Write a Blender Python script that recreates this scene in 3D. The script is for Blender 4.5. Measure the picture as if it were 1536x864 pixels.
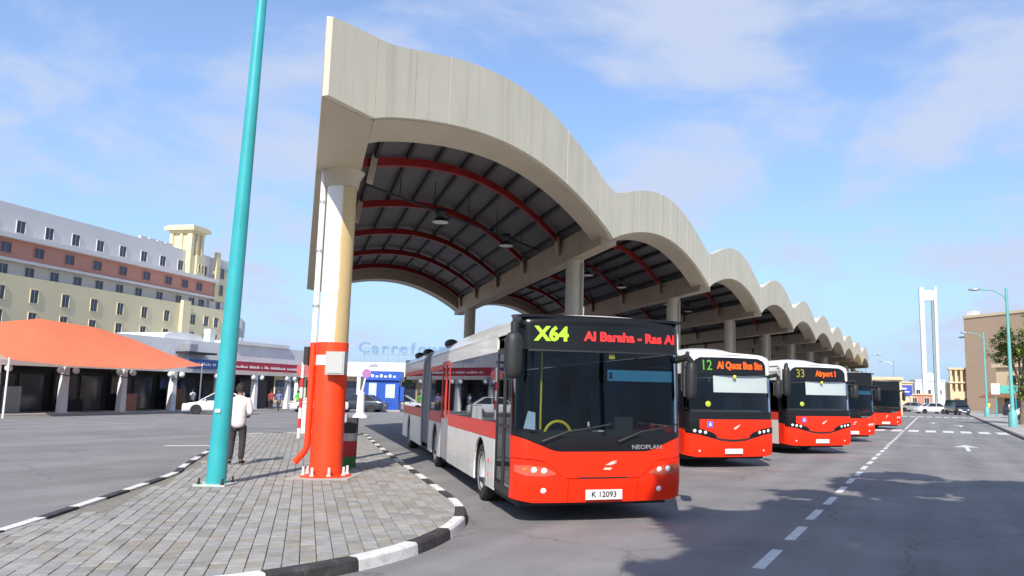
import bpy, bmesh, math, random
from mathutils import Vector, Matrix
random.seed(7)
R = math.radians
for o in list(bpy.data.objects): bpy.data.objects.remove(o)
scn = bpy.context.scene
col = scn.collection

# ------------------------------------------------------------------ camera
CAM_H = 1.78
F_PX, CXP, CYP, WP, HP = 1200.0, 888.0, 430.0, 1536.0, 864.0
YAW, PITCH, ROLL = R(23.153), R(7.699), 0.017
fw0 = Vector((0, math.cos(PITCH), math.sin(PITCH))); up0 = Vector((0, -math.sin(PITCH), math.cos(PITCH))); ri0 = Vector((1, 0, 0))
Rz = Matrix.Rotation(YAW, 3, 'Z')
fw, up, ri = Rz @ fw0, Rz @ up0, Rz @ ri0
RI = ri*math.cos(ROLL) + up*math.sin(ROLL); UP = up*math.cos(ROLL) - ri*math.sin(ROLL)
cam = bpy.data.cameras.new('camera'); camo = bpy.data.objects.new('camera', cam); col.objects.link(camo)
camo.matrix_world = Matrix(((RI.x, UP.x, -fw.x, 0), (RI.y, UP.y, -fw.y, 0), (RI.z, UP.z, -fw.z, CAM_H), (0, 0, 0, 1)))
cam.sensor_width = 36; cam.lens = F_PX/WP*36
cam.shift_x = -(CXP-WP/2)/WP; cam.shift_y = (CYP-HP/2)/WP
cam.clip_start = 0.1; cam.clip_end = 3000
scn.camera = camo

# ------------------------------------------------------------------ sky, sun, exposure
SUN_EL = R(39); SUN_DIR = Vector((0.305, -0.952, 0)).normalized()*math.cos(SUN_EL); SUN_DIR.z = math.sin(SUN_EL)
w = bpy.data.worlds.new('World'); scn.world = w; w.use_nodes = True
nt = w.node_tree; nt.nodes.clear()
N = lambda t: nt.nodes.new(t)
L = lambda a, b: nt.links.new(a, b)
sky = N('ShaderNodeTexSky'); sky.sky_type = 'NISHITA'; sky.sun_disc = False
sky.sun_elevation = SUN_EL; sky.sun_rotation = math.atan2(SUN_DIR.x, SUN_DIR.y)
sky.air_density = 1.0; sky.dust_density = 0.6; sky.ozone_density = 2.6
tc = N('ShaderNodeTexCoord'); sep = N('ShaderNodeSeparateXYZ'); L(tc.outputs['Generated'], sep.inputs[0])
mz = N('ShaderNodeMath'); mz.operation = 'MAXIMUM'; mz.inputs[1].default_value = 0.0; L(sep.outputs['Z'], mz.inputs[0])
az_ = N('ShaderNodeMath'); az_.operation = 'ADD'; az_.inputs[1].default_value = 0.22; L(mz.outputs[0], az_.inputs[0])
dx = N('ShaderNodeMath'); dx.operation = 'DIVIDE'; L(sep.outputs['X'], dx.inputs[0]); L(az_.outputs[0], dx.inputs[1])
dy = N('ShaderNodeMath'); dy.operation = 'DIVIDE'; L(sep.outputs['Y'], dy.inputs[0]); L(az_.outputs[0], dy.inputs[1])
cmb = N('ShaderNodeCombineXYZ'); L(dx.outputs[0], cmb.inputs[0]); L(dy.outputs[0], cmb.inputs[1]); cmb.inputs[2].default_value = 3.7
nz1 = N('ShaderNodeTexNoise'); nz1.inputs['Scale'].default_value = 1.9; nz1.inputs['Detail'].default_value = 9; nz1.inputs['Roughness'].default_value = 0.55; nz1.inputs['Distortion'].default_value = 0.35
L(cmb.outputs[0], nz1.inputs['Vector'])
rp = N('ShaderNodeValToRGB'); rp.color_ramp.elements[0].position = 0.42; rp.color_ramp.elements[1].position = 0.64
rp.color_ramp.elements[0].color = (0.16, 0.16, 0.16, 1); rp.color_ramp.elements[1].color = (0.92, 0.92, 0.92, 1)
rp.color_ramp.interpolation = 'EASE'
L(nz1.outputs['Fac'], rp.inputs[0])
mxs = N('ShaderNodeMixRGB'); tnt = N('ShaderNodeMixRGB'); tnt.blend_type = 'MULTIPLY'; tnt.inputs[0].default_value = 1; tnt.inputs[2].default_value = (0.90, 1.04, 1.20, 1); L(sky.outputs[0], tnt.inputs[1])
hz = N('ShaderNodeMath'); hz.operation = 'SUBTRACT'; hz.inputs[0].default_value = 1.0; L(mz.outputs[0], hz.inputs[1])
hp_ = N('ShaderNodeMath'); hp_.operation = 'POWER'; hp_.inputs[1].default_value = 5.0; L(hz.outputs[0], hp_.inputs[0])
hm = N('ShaderNodeMath'); hm.operation = 'MULTIPLY'; hm.inputs[1].default_value = 0.92; L(hp_.outputs[0], hm.inputs[0])
hmx = N('ShaderNodeMixRGB'); L(hm.outputs[0], hmx.inputs[0]); L(tnt.outputs[0], hmx.inputs[1]); hmx.inputs[2].default_value = (1.75, 2.75, 4.45, 1)
L(rp.outputs[0], mxs.inputs[0]); L(hmx.outputs[0], mxs.inputs[1]); mxs.inputs[2].default_value = (3.2, 3.65, 4.75, 1)
bg = N('ShaderNodeBackground'); bg.inputs[1].default_value = 0.14; L(mxs.outputs[0], bg.inputs[0])
wo = N('ShaderNodeOutputWorld'); L(bg.outputs[0], wo.inputs[0])

sl = bpy.data.lights.new('sun', 'SUN'); sl.energy = 4.4; sl.angle = R(0.53); sl.color = (1.0, 0.94, 0.85)
so = bpy.data.objects.new('sun', sl); col.objects.link(so); so.rotation_euler = SUN_DIR.to_track_quat('Z', 'Y').to_euler(); so.location = (0, 0, 60)
scn.view_settings.view_transform = 'Standard'; scn.view_settings.look = 'None'
scn.view_settings.exposure = 0.45; scn.view_settings.gamma = 1; scn.view_settings.use_curve_mapping = False

# ------------------------------------------------------------------ materials
MATS = {}
def mat(name, c, rough=0.6, metal=0.0, var=0.0, scale=4.0, bump=0.0, bscale=40.0, coat=0.0, spec=0.5, stain=None, sscale=1.2, streak=False, emit=None, estr=1.0, c2=None):
    """procedural principled material: base colour with noise variation, optional stains and bump"""
    if name in MATS: return MATS[name]
    m = bpy.data.materials.new(name); m.use_nodes = True; t = m.node_tree
    b = t.nodes['Principled BSDF']
    b.inputs['Roughness'].default_value = rough; b.inputs['Metallic'].default_value = metal
    b.inputs['Coat Weight'].default_value = coat; b.inputs['Coat Roughness'].default_value = 0.06
    b.inputs['Specular IOR Level'].default_value = spec
    b.inputs['Base Color'].default_value = (*c, 1)
    tcn = t.nodes.new('ShaderNodeNewGeometry')
    src = None
    if var > 0 or c2:
        n = t.nodes.new('ShaderNodeTexNoise'); n.inputs['Scale'].default_value = scale; n.inputs['Detail'].default_value = 7; n.inputs['Roughness'].default_value = 0.62
        t.links.new(tcn.outputs['Position'], n.inputs['Vector'])
        r = t.nodes.new('ShaderNodeValToRGB'); r.color_ramp.elements[0].position = 0.32; r.color_ramp.elements[1].position = 0.68
        lo = c2 if c2 else tuple(x*(1-var) for x in c); hi = c if c2 else tuple(min(1, x*(1+var)) for x in c)
        r.color_ramp.elements[0].color = (*lo, 1); r.color_ramp.elements[1].color = (*hi, 1)
        t.links.new(n.outputs['Fac'], r.inputs[0]); src = r.outputs[0]
        rr = t.nodes.new('ShaderNodeMapRange'); rr.inputs[3].default_value = max(0.02, rough-0.08); rr.inputs[4].default_value = min(1, rough+0.1)
        t.links.new(n.outputs['Fac'], rr.inputs[0]); t.links.new(rr.outputs[0], b.inputs['Roughness'])
    if stain:
        n = t.nodes.new('ShaderNodeTexNoise'); n.inputs['Scale'].default_value = sscale; n.inputs['Detail'].default_value = 8; n.inputs['Roughness'].default_value = 0.7
        if streak:
            mp = t.nodes.new('ShaderNodeMapping'); mp.inputs['Scale'].default_value = (3.0, 3.0, 0.22)
            t.links.new(tcn.outputs['Position'], mp.inputs[0]); t.links.new(mp.outputs[0], n.inputs['Vector'])
        else: t.links.new(tcn.outputs['Position'], n.inputs['Vector'])
        r = t.nodes.new('ShaderNodeValToRGB'); r.color_ramp.elements[0].position = 0.5; r.color_ramp.elements[1].position = 0.75
        r.color_ramp.elements[0].color = (0, 0, 0, 1); r.color_ramp.elements[1].color = (0.75, 0.75, 0.75, 1)
        t.links.new(n.outputs['Fac'], r.inputs[0])
        mx = t.nodes.new('ShaderNodeMixRGB'); t.links.new(r.outputs[0], mx.inputs[0])
        if src: t.links.new(src, mx.inputs[1])
        else: mx.inputs[1].default_value = (*c, 1)
        mx.inputs[2].default_value = (*stain, 1); src = mx.outputs[0]
    if src: t.links.new(src, b.inputs['Base Color'])
    if bump > 0:
        n = t.nodes.new('ShaderNodeTexNoise'); n.inputs['Scale'].default_value = bscale; n.inputs['Detail'].default_value = 5
        t.links.new(tcn.outputs['Position'], n.inputs['Vector'])
        bp = t.nodes.new('ShaderNodeBump'); bp.inputs['Strength'].default_value = bump; bp.inputs['Distance'].default_value = 0.02
        t.links.new(n.outputs['Fac'], bp.inputs['Height']); t.links.new(bp.outputs[0], b.inputs['Normal'])
    if emit:
        b.inputs['Emission Color'].default_value = (*emit, 1); b.inputs['Emission Strength'].default_value = estr
    MATS[name] = m; return m

def glass(name, tint, trans=0.5, rough=0.02, ior=1.4):
    m = bpy.data.materials.new(name); m.use_nodes = True; t = m.node_tree; t.nodes.clear()
    o = t.nodes.new('ShaderNodeOutputMaterial'); tr = t.nodes.new('ShaderNodeBsdfTransparent'); tr.inputs[0].default_value = (*tint, 1)
    df = t.nodes.new('ShaderNodeBsdfDiffuse'); df.inputs[0].default_value = (0.006, 0.0065, 0.007, 1)
    m1 = t.nodes.new('ShaderNodeMixShader'); m1.inputs[0].default_value = trans
    t.links.new(df.outputs[0], m1.inputs[1]); t.links.new(tr.outputs[0], m1.inputs[2])
    gl = t.nodes.new('ShaderNodeBsdfGlossy'); gl.inputs['Roughness'].default_value = rough; gl.inputs[0].default_value = (0.9, 0.93, 1, 1)
    fr = t.nodes.new('ShaderNodeFresnel'); fr.inputs[0].default_value = ior
    m2 = t.nodes.new('ShaderNodeMixShader'); t.links.new(fr.outputs[0], m2.inputs[0]); t.links.new(m1.outputs[0], m2.inputs[1]); t.links.new(gl.outputs[0], m2.inputs[2])
    t.links.new(m2.outputs[0], o.inputs[0]); MATS[name] = m; return m

M = dict(
 asphalt=mat('asphalt', (0.235, 0.226, 0.224), 0.82, var=0.16, scale=0.45, bump=0.5, bscale=160, stain=(0.165, 0.158, 0.157), sscale=0.28, spec=0.3),
 paint_white=mat('road_paint_white', (0.62, 0.62, 0.60), 0.7, var=0.12, scale=6, stain=(0.25, 0.25, 0.25), sscale=9),
 mortar=mat('paving_sand_joint', (0.20, 0.18, 0.15), 0.95, var=0.2, scale=9),
 kerb_white=mat('kerb_white_paint', (0.66, 0.65, 0.62), 0.75, var=0.08, scale=5, stain=(0.30, 0.28, 0.25), sscale=7, bump=0.3, bscale=30),
 kerb_black=mat('kerb_black_paint', (0.035, 0.033, 0.033), 0.7, var=0.2, scale=5, stain=(0.12, 0.11, 0.10), sscale=7, bump=0.3, bscale=30),
 kerb_grey=mat('kerb_grey_concrete', (0.16, 0.15, 0.14), 0.85, var=0.2, scale=3),
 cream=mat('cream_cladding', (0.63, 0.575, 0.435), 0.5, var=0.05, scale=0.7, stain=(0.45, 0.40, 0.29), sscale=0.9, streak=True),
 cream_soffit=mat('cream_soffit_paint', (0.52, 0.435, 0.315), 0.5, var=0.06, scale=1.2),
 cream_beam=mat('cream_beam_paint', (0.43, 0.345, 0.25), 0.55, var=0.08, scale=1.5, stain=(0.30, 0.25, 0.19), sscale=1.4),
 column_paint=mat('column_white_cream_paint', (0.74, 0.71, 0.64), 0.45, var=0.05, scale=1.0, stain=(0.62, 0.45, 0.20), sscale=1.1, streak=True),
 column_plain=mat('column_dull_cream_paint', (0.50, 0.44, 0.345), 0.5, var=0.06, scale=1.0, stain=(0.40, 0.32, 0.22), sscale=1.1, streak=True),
 teal_pale=mat('hazed_turquoise_paint', (0.13, 0.38, 0.37), 0.5, var=0.08, scale=2.0),  # far street lights: distance haze put into a paler turquoise
 column_orange=mat('column_orange_red_paint', (0.86, 0.055, 0.008), 0.45, var=0.07, scale=2.0),
 column_white=mat('column_white_band_paint', (0.80, 0.78, 0.74), 0.5, var=0.04),
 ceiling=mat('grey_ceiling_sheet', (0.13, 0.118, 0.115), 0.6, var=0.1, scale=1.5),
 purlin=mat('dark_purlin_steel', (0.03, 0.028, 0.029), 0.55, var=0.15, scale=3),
 rib=mat('red_rib_paint', (0.26, 0.013, 0.011), 0.45, var=0.1, scale=3),
 roof_white=mat('white_roof_membrane', (0.78, 0.78, 0.77), 0.6, var=0.05, scale=0.5),
 steel=mat('galvanised_steel', (0.42, 0.43, 0.44), 0.4, 0.6, var=0.1, scale=4),
 dark_metal=mat('dark_metal', (0.03, 0.03, 0.032), 0.5, 0.2, var=0.2, scale=5),
 teal=mat('teal_pole_paint', (0.035, 0.36, 0.385), 0.38, var=0.08, scale=2.0),
 concrete=mat('concrete', (0.38, 0.36, 0.33), 0.85, var=0.12, scale=4, bump=0.3),
 bus_red=mat('bus_red_paint', (0.86, 0.027, 0.004), 0.34, var=0.03, scale=1.5, coat=0.12, spec=0.3),
 bus_red_dull=mat('bus_red_stripe', (0.66, 0.045, 0.03), 0.4, var=0.06, scale=1.5),
 bus_black=mat('bus_black_gloss', (0.010, 0.010, 0.011), 0.22, var=0.1, scale=2, spec=0.3),
 bus_trim=mat('bus_black_rubber', (0.018, 0.018, 0.019), 0.55),
 bus_white=mat('bus_white_paint', (0.72, 0.72, 0.69), 0.3, var=0.03, scale=1.0, coat=0.4),
 bus_cream=mat('bus_side_cream_paint', (0.72, 0.705, 0.66), 0.3, var=0.05, scale=1.2, coat=0.4, stain=(0.55, 0.52, 0.46), sscale=2.2),
 bus_grey=mat('bus_grey_door_paint', (0.30, 0.295, 0.30), 0.4, var=0.06, scale=1.2),
 bellows=mat('grey_bellows_fabric', (0.22, 0.215, 0.22), 0.8, var=0.12, scale=3),
 tyre=mat('tyre_rubber', (0.022, 0.021, 0.021), 0.8, var=0.2, scale=6),
 rim=mat('wheel_rim_paint', (0.52, 0.52, 0.51), 0.4, 0.3, var=0.1, scale=4),
 chrome=mat('lamp_chrome', (0.85, 0.85, 0.86), 0.12, 0.9),
 lamp_lens=mat('clear_lamp_lens', (0.88, 0.86, 0.80), 0.1, coat=0.6),
 lamp_house=mat('headlamp_housing', (0.62, 0.10, 0.06), 0.12, coat=0.8),
 led_white=mat('white_lamp_dot', (0.9, 0.9, 0.88), 0.15),
 led_green=mat('display_green_led', (0.02, 0.1, 0.0), 0.6, emit=(0.22, 0.75, 0.03), estr=0.42),
 led_dim=mat('display_dim_yellow_led', (0.1, 0.1, 0.0), 0.6, emit=(0.45, 0.42, 0.04), estr=0.45),
 led_lime=mat('display_lime_led', (0.2, 0.3, 0.0), 0.6, emit=(0.31, 0.78, 0.045), estr=0.80),
 led_red=mat('display_red_led', (0.3, 0.0, 0.0), 0.6, emit=(0.95, 0.045, 0.045), estr=0.70),
 led_orange=mat('display_orange_led', (0.3, 0.05, 0.0), 0.6, emit=(1.0, 0.10, 0.004), estr=0.85),
 plate=mat('number_plate_white', (0.70, 0.70, 0.68), 0.4),
 ink=mat('black_ink', (0.02, 0.02, 0.025), 0.5),
 grey_letter=mat('grey_badge_letter', (0.22, 0.22, 0.23), 0.4),
 pale_emblem=mat('pale_emblem', (0.85, 0.55, 0.45), 0.4),
 blue_shade=mat('blue_sun_blind', (0.05, 0.24, 0.42), 0.5, emit=(0.05, 0.22, 0.4), estr=0.0),
 grey_blind=mat('pale_grey_sun_blind', (0.66, 0.68, 0.67), 0.6, var=0.03),
 yellow=mat('yellow_plastic', (0.70, 0.60, 0.02), 0.4),
 yellow_sign=mat('yellow_sticker', (0.62, 0.68, 0.03), 0.4),
 blue_sign=mat('blue_sticker', (0.10, 0.14, 0.62), 0.4),
 interior=mat('dark_interior', (0.03, 0.03, 0.033), 0.7, var=0.2, scale=3),
 seat=mat('dark_blue_seat_fabric', (0.035, 0.05, 0.10), 0.8, var=0.2, scale=20),
 amber=mat('amber_lamp', (0.75, 0.22, 0.01), 0.3),
 skin=mat('skin', (0.27, 0.15, 0.09), 0.55, var=0.06, scale=12),
 hair=mat('black_hair', (0.018, 0.014, 0.012), 0.6, var=0.3, scale=60, bump=0.6, bscale=180),
 leaf=mat('leaf_green', (0.075, 0.13, 0.028), 0.55, var=0.35, scale=1.6),
 leaf_b=mat('leaf_yellow_green', (0.17, 0.22, 0.03), 0.55, var=0.3, scale=1.6),
 bark=mat('bark', (0.16, 0.12, 0.085), 0.9, var=0.3, scale=9, bump=0.8, bscale=40),
 white_wall=mat('white_render_wall', (0.74, 0.74, 0.73), 0.75, var=0.04, scale=0.4, stain=(0.60, 0.58, 0.54), sscale=0.5),
 hotel_white=mat('hotel_offwhite_render', (0.62, 0.60, 0.585), 0.8, var=0.04, scale=0.2),
 hotel_yellow=mat('hotel_pale_yellow_render', (0.64, 0.56, 0.36), 0.8, var=0.05, scale=0.2),
 hotel_salmon=mat('hotel_salmon_render', (0.50, 0.23, 0.17), 0.8, var=0.06, scale=0.3),
 win=mat('dark_window_glass', (0.03, 0.04, 0.07), 0.12, spec=0.6, var=0.3, scale=0.7),
 shop_dark=mat('shop_interior_dark', (0.035, 0.03, 0.03), 0.8, var=0.5, scale=1.0),
 sign_red=mat('red_shop_sign', (0.42, 0.025, 0.045), 0.45, var=0.06, scale=1.0),
 sign_blue=mat('blue_shop_sign', (0.05, 0.13, 0.36), 0.45, var=0.06, scale=1.0),
 sign_white=mat('white_sign_lettering', (0.80, 0.80, 0.80), 0.5),
 orange_sail=mat('orange_shade_sail', (0.80, 0.20, 0.09), 0.7, var=0.05, scale=1.0),
 kiosk_blue=mat('kiosk_blue_panel', (0.018, 0.085, 0.42), 0.4, var=0.08, scale=1.0),
 kiosk_pale=mat('kiosk_pale_poster', (0.50, 0.62, 0.78), 0.4, var=0.2, scale=2.0),
 carr_blue=mat('faded_blue_letter', (0.15, 0.26, 0.42), 0.6),
 beige=mat('beige_facade', (0.42, 0.30, 0.205), 0.8, var=0.04, scale=0.2),
 beige_pale=mat('pale_beige_render', (0.62, 0.50, 0.32), 0.8, var=0.05, scale=0.3),
 tower_white=mat('tower_white', (0.54, 0.54, 0.55), 0.6, var=0.04, scale=0.3),
 car_white=mat('car_white_paint', (0.76, 0.76, 0.76), 0.22, coat=0.6, var=0.02),
 car_dark=mat('car_dark_paint', (0.03, 0.035, 0.05), 0.22, coat=0.6, var=0.05),
 car_silver=mat('car_silver_paint', (0.45, 0.46, 0.47), 0.25, 0.4, coat=0.5, var=0.03),
 car_glass=mat('car_window_glass', (0.015, 0.018, 0.022), 0.06, spec=0.7),
 tail=mat('red_tail_lamp', (0.5, 0.01, 0.01), 0.2),
 brown_wood=mat('brown_awning', (0.22, 0.10, 0.045), 0.7, var=0.15, scale=2),
 stripe_red=mat('post_red_band', (0.62, 0.03, 0.04), 0.5, var=0.05),
)
glass('windscreen_glass', (0.72, 0.76, 0.77), 0.97, ior=1.27)
glass('clear_windscreen_glass', (0.93, 0.95, 0.95), 0.98, ior=1.3)
glass('side_glass', (0.45, 0.47, 0.48), 0.90, ior=1.5)
PAVERS = [mat('paver_%s' % n, c, 0.85, var=0.14, scale=7, bump=0.35, bscale=60, stain=(c[0]*0.72, c[1]*0.68, c[2]*0.6), sscale=2.5)
          for n, c in (('grey', (0.285, 0.275, 0.258)), ('pale', (0.325, 0.313, 0.29)), ('buff', (0.285, 0.258, 0.215)), ('dull', (0.248, 0.234, 0.212)), ('cool', (0.29, 0.288, 0.282)))]

# ------------------------------------------------------------------ mesh helpers
class MB:
    def __init__(s): s.v, s.f = [], []
    def add(s, vs, fs):
        o = len(s.v); s.v += [tuple(p) for p in vs]; s.f += [tuple(i+o for i in f) for f in fs]; return s
    def box(s, x0, x1, y0, y1, z0, z1):
        return s.add([(x0,y0,z0),(x1,y0,z0),(x1,y1,z0),(x0,y1,z0),(x0,y0,z1),(x1,y0,z1),(x1,y1,z1),(x0,y1,z1)],
                     [(0,3,2,1),(4,5,6,7),(0,1,5,4),(1,2,6,5),(2,3,7,6),(3,0,4,7)])
    def cyl(s, p0, p1, r0, r1=None, n=16, caps=True):
        r1 = r0 if r1 is None else r1
        p0, p1 = Vector(p0), Vector(p1); d = (p1-p0).normalized()
        a = d.orthogonal().normalized(); b = d.cross(a)
        vs = [p0+(a*math.cos(t)+b*math.sin(t))*r0 for t in [2*math.pi*i/n for i in range(n)]] + [p1+(a*math.cos(t)+b*math.sin(t))*r1 for t in [2*math.pi*i/n for i in range(n)]]
        fs = [(i, (i+1) % n, n+(i+1) % n, n+i) for i in range(n)]
        if caps: fs += [tuple(range(n-1, -1, -1)), tuple(range(n, 2*n))]
        return s.add(vs, fs)
    def tube(s, pts, r, n=10):
        rs = r if isinstance(r, (list, tuple)) else [r]*len(pts)
        P = [Vector(p) for p in pts]; vs = []; ref = None
        for i, p in enumerate(P):
            d = (P[min(i+1, len(P)-1)]-P[max(i-1, 0)]).normalized()
            if ref is None: ref = d.orthogonal().normalized()
            a = (ref-d*ref.dot(d)).normalized(); b = d.cross(a); ref = a
            vs += [p+(a*math.cos(2*math.pi*k/n)+b*math.sin(2*math.pi*k/n))*rs[i] for k in range(n)]
        fs = [(i*n+k, i*n+(k+1) % n, (i+1)*n+(k+1) % n, (i+1)*n+k) for i in range(len(P)-1) for k in range(n)]
        fs += [tuple(range(n-1, -1, -1)), tuple(range((len(P)-1)*n, len(P)*n))]
        return s.add(vs, fs)
    def lathe(s, prof, o=(0,0,0), axis='Z', n=24, close=False):
        vs = []
        for r, h in prof:
            for k in range(n):
                t = 2*math.pi*k/n; a, b = r*math.cos(t), r*math.sin(t)
                p = (a, b, h) if axis == 'Z' else ((h, a, b) if axis == 'X' else (a, h, b))
                vs.append((p[0]+o[0], p[1]+o[1], p[2]+o[2]))
        fs = [(i*n+k, i*n+(k+1) % n, (i+1)*n+(k+1) % n, (i+1)*n+k) for i in range(len(prof)-1) for k in range(n)]
        if close: fs += [((len(prof)-1)*n+k, (len(prof)-1)*n+(k+1) % n, (k+1) % n, k) for k in range(n)]
        return s.add(vs, fs)
    def ball(s, c, r, n=14, m=8):
        rx, ry, rz = r if isinstance(r, (list, tuple)) else (r, r, r)
        vs = [(c[0]+rx*math.sin(math.pi*i/m)*math.cos(2*math.pi*k/n), c[1]+ry*math.sin(math.pi*i/m)*math.sin(2*math.pi*k/n), c[2]+rz*math.cos(math.pi*i/m)) for i in range(m+1) for k in range(n)]
        fs = [(i*n+k, (i+1)*n+k, (i+1)*n+(k+1) % n, i*n+(k+1) % n) for i in range(m) for k in range(n)]
        return s.add(vs, fs)
    def grid(s, fn, nu, nv):
        vs = [fn(i/nu, j/nv) for j in range(nv+1) for i in range(nu+1)]
        fs = [(j*(nu+1)+i, j*(nu+1)+i+1, (j+1)*(nu+1)+i+1, (j+1)*(nu+1)+i) for j in range(nv) for i in range(nu)]
        return s.add(vs, fs)
    def slab(s, fn, nu, nv, off):
        """sheet with thickness: fn(u,v)->point, off = vector to the back side"""
        o = Vector(off); n = (nu+1)*(nv+1)
        vs = [Vector(fn(i/nu, j/nv)) for j in range(nv+1) for i in range(nu+1)]
        vs += [p+o for p in vs]; I = lambda i, j: j*(nu+1)+i
        fs = []
        for j in range(nv):
            for i in range(nu):
                q = (I(i,j), I(i+1,j), I(i+1,j+1), I(i,j+1)); fs.append(q); fs.append(tuple(k+n for k in reversed(q)))
        for i in range(nu):
            fs.append((I(i,0), n+I(i,0), n+I(i+1,0), I(i+1,0))); fs.append((I(i+1,nv), n+I(i+1,nv), n+I(i,nv), I(i,nv)))
        for j in range(nv):
            fs.append((I(0,j+1), n+I(0,j+1), n+I(0,j), I(0,j))); fs.append((I(nu,j), n+I(nu,j), n+I(nu,j+1), I(nu,j+1)))
        return s.add(vs, fs)
    def prism(s, poly, off):
        """planar polygon (3D points) extruded by off"""
        n = len(poly); o = Vector(off); vs = [Vector(p) for p in poly]; vs += [p+o for p in vs]
        return s.add(vs, [tuple(range(n)), tuple(range(2*n-1, n-1, -1))] + [(i, n+i, n+(i+1) % n, (i+1) % n) for i in range(n)])
    def mesh(s, name, m, smooth=False):
        me = bpy.data.meshes.new(name); me.from_pydata(s.v, [], s.f)
        for k in (m if isinstance(m, (list, tuple)) else [m]): me.materials.append(k)
        bm = bmesh.new(); bm.from_mesh(me); bmesh.ops.recalc_face_normals(bm, faces=bm.faces)
        ng = [f for f in bm.faces if len(f.verts) > 4]
        if ng: bmesh.ops.triangulate(bm, faces=ng)
        if smooth:
            for f in bm.faces: f.smooth = True
            for e in bm.edges:
                if len(e.link_faces) == 2 and e.calc_face_angle(0) > R(38): e.smooth = False
        bm.to_mesh(me); bm.free(); return me
    def build(s, name, m, parent=None, smooth=False, loc=None):
        return link(name, s.mesh(name, m, smooth), parent, loc)
def link(name, me, parent=None, loc=None, rotz=0):
    o = bpy.data.objects.new(name, me); col.objects.link(o)
    if parent: o.parent = parent
    if loc: o.location = loc
    if rotz: o.rotation_euler.z = rotz
    return o
def tag(o, label, cat, group=None):
    o['label'] = label; o['category'] = cat
    if group: o['group'] = group
    return o
def struct(o): o['kind'] = 'structure'; return o
def thing(name, label, cat, loc=(0,0,0), rotz=0, group=None):
    o = bpy.data.objects.new(name, None); col.objects.link(o); o.location = loc; o.rotation_euler = (0, 0, rotz)
    o.empty_display_size = 0.3
    return tag(o, label, cat, group)
def copy_tree(o, parent=None):
    c = o.copy(); col.objects.link(c); c.parent = parent
    for ch in list(o.children): copy_tree(ch, c)
    return c
def text_mesh(name, s, size, m, ext=0.004, bold=0.0, xscale=1.0, align='CENTER'):
    """lettering as solid mesh in the XZ plane, facing -Y, centred on its origin"""
    cu = bpy.data.curves.new('lettering', 'FONT'); cu.body = s; cu.size = size; cu.extrude = ext; cu.offset = bold; cu.resolution_u = 3
    cu.align_x = align; cu.align_y = 'CENTER'
    ob = bpy.data.objects.new('lettering', cu); col.objects.link(ob)
    dg = bpy.context.evaluated_depsgraph_get()
    me = bpy.data.meshes.new_from_object(ob.evaluated_get(dg)); bpy.data.objects.remove(ob); bpy.data.curves.remove(cu)
    me.transform(Matrix.Rotation(R(90), 4, 'X') @ Matrix.Diagonal((xscale, 1, 1, 1)))
    me.materials.clear(); me.materials.append(m); me.name = name
    return me
# ------------------------------------------------------------------ ground, road, markings
BUSA = R(42.5)                       # bays lie at this angle to the road
def wear(m):
    '''fine aggregate speckle, darker tyre-worn lanes and hairline cracks on the asphalt'''
    t = m.node_tree; b = t.nodes['Principled BSDF']; src = b.inputs['Base Color'].links[0].from_socket
    g = t.nodes.new('ShaderNodeNewGeometry')
    def mul(fac_sock, lo, hi, p0, p1, src):
        r = t.nodes.new('ShaderNodeValToRGB'); r.color_ramp.elements[0].position = p0; r.color_ramp.elements[1].position = p1
        r.color_ramp.elements[0].color = (lo, lo, lo, 1); r.color_ramp.elements[1].color = (hi, hi, hi, 1); t.links.new(fac_sock, r.inputs[0])
        x = t.nodes.new('ShaderNodeMixRGB'); x.blend_type = 'MULTIPLY'; x.inputs[0].default_value = 1; t.links.new(src, x.inputs[1]); t.links.new(r.outputs[0], x.inputs[2]); return x.outputs[0]
    n = t.nodes.new('ShaderNodeTexNoise'); n.inputs['Scale'].default_value = 55; n.inputs['Detail'].default_value = 3; t.links.new(g.outputs['Position'], n.inputs['Vector'])
    src = mul(n.outputs['Fac'], 0.80, 1.16, 0.3, 0.7, src)
    mp = t.nodes.new('ShaderNodeMapping'); mp.inputs['Scale'].default_value = (1.3, 0.06, 1); t.links.new(g.outputs['Position'], mp.inputs[0])
    n = t.nodes.new('ShaderNodeTexNoise'); n.inputs['Scale'].default_value = 1.0; n.inputs['Detail'].default_value = 6; t.links.new(mp.outputs[0], n.inputs['Vector'])
    src = mul(n.outputs['Fac'], 0.86, 1.08, 0.35, 0.65, src)
    n2 = t.nodes.new('ShaderNodeTexNoise'); n2.inputs['Scale'].default_value = 1.5; n2.inputs['Detail'].default_value = 4; t.links.new(g.outputs['Position'], n2.inputs['Vector'])
    ad = t.nodes.new('ShaderNodeMixRGB'); ad.blend_type = 'ADD'; ad.inputs[0].default_value = 0.6; t.links.new(g.outputs['Position'], ad.inputs[1]); t.links.new(n2.outputs['Color'], ad.inputs[2])
    v = t.nodes.new('ShaderNodeTexVoronoi'); v.feature = 'DISTANCE_TO_EDGE'; v.inputs['Scale'].default_value = 0.26; t.links.new(ad.outputs[0], v.inputs['Vector'])
    src = mul(v.outputs['Distance'], 0.72, 1.0, 0.0015, 0.006, src)
    t.links.new(src, b.inputs['Base Color'])
wear(M['asphalt'])
road = struct(MB().add([(-900,-500,0),(900,-500,0),(900,1300,0),(-900,1300,0)], [(0,1,2,3)]).build('road', M['asphalt']))
def flat(poly, z=0.004): return MB().prism([(x, y, z-0.003) for x, y in poly], (0, 0, 0.003))
dash_me = flat([(-0.065,-0.58),(0.065,-0.58),(0.065,0.58),(-0.065,0.58)]).mesh('lane_dash', M['paint_white'])
for i in range(24):
    link('lane_dash', dash_me, road, (-1.77+random.uniform(-.015,.015), 7.4+1.9*i, 0))
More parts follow.
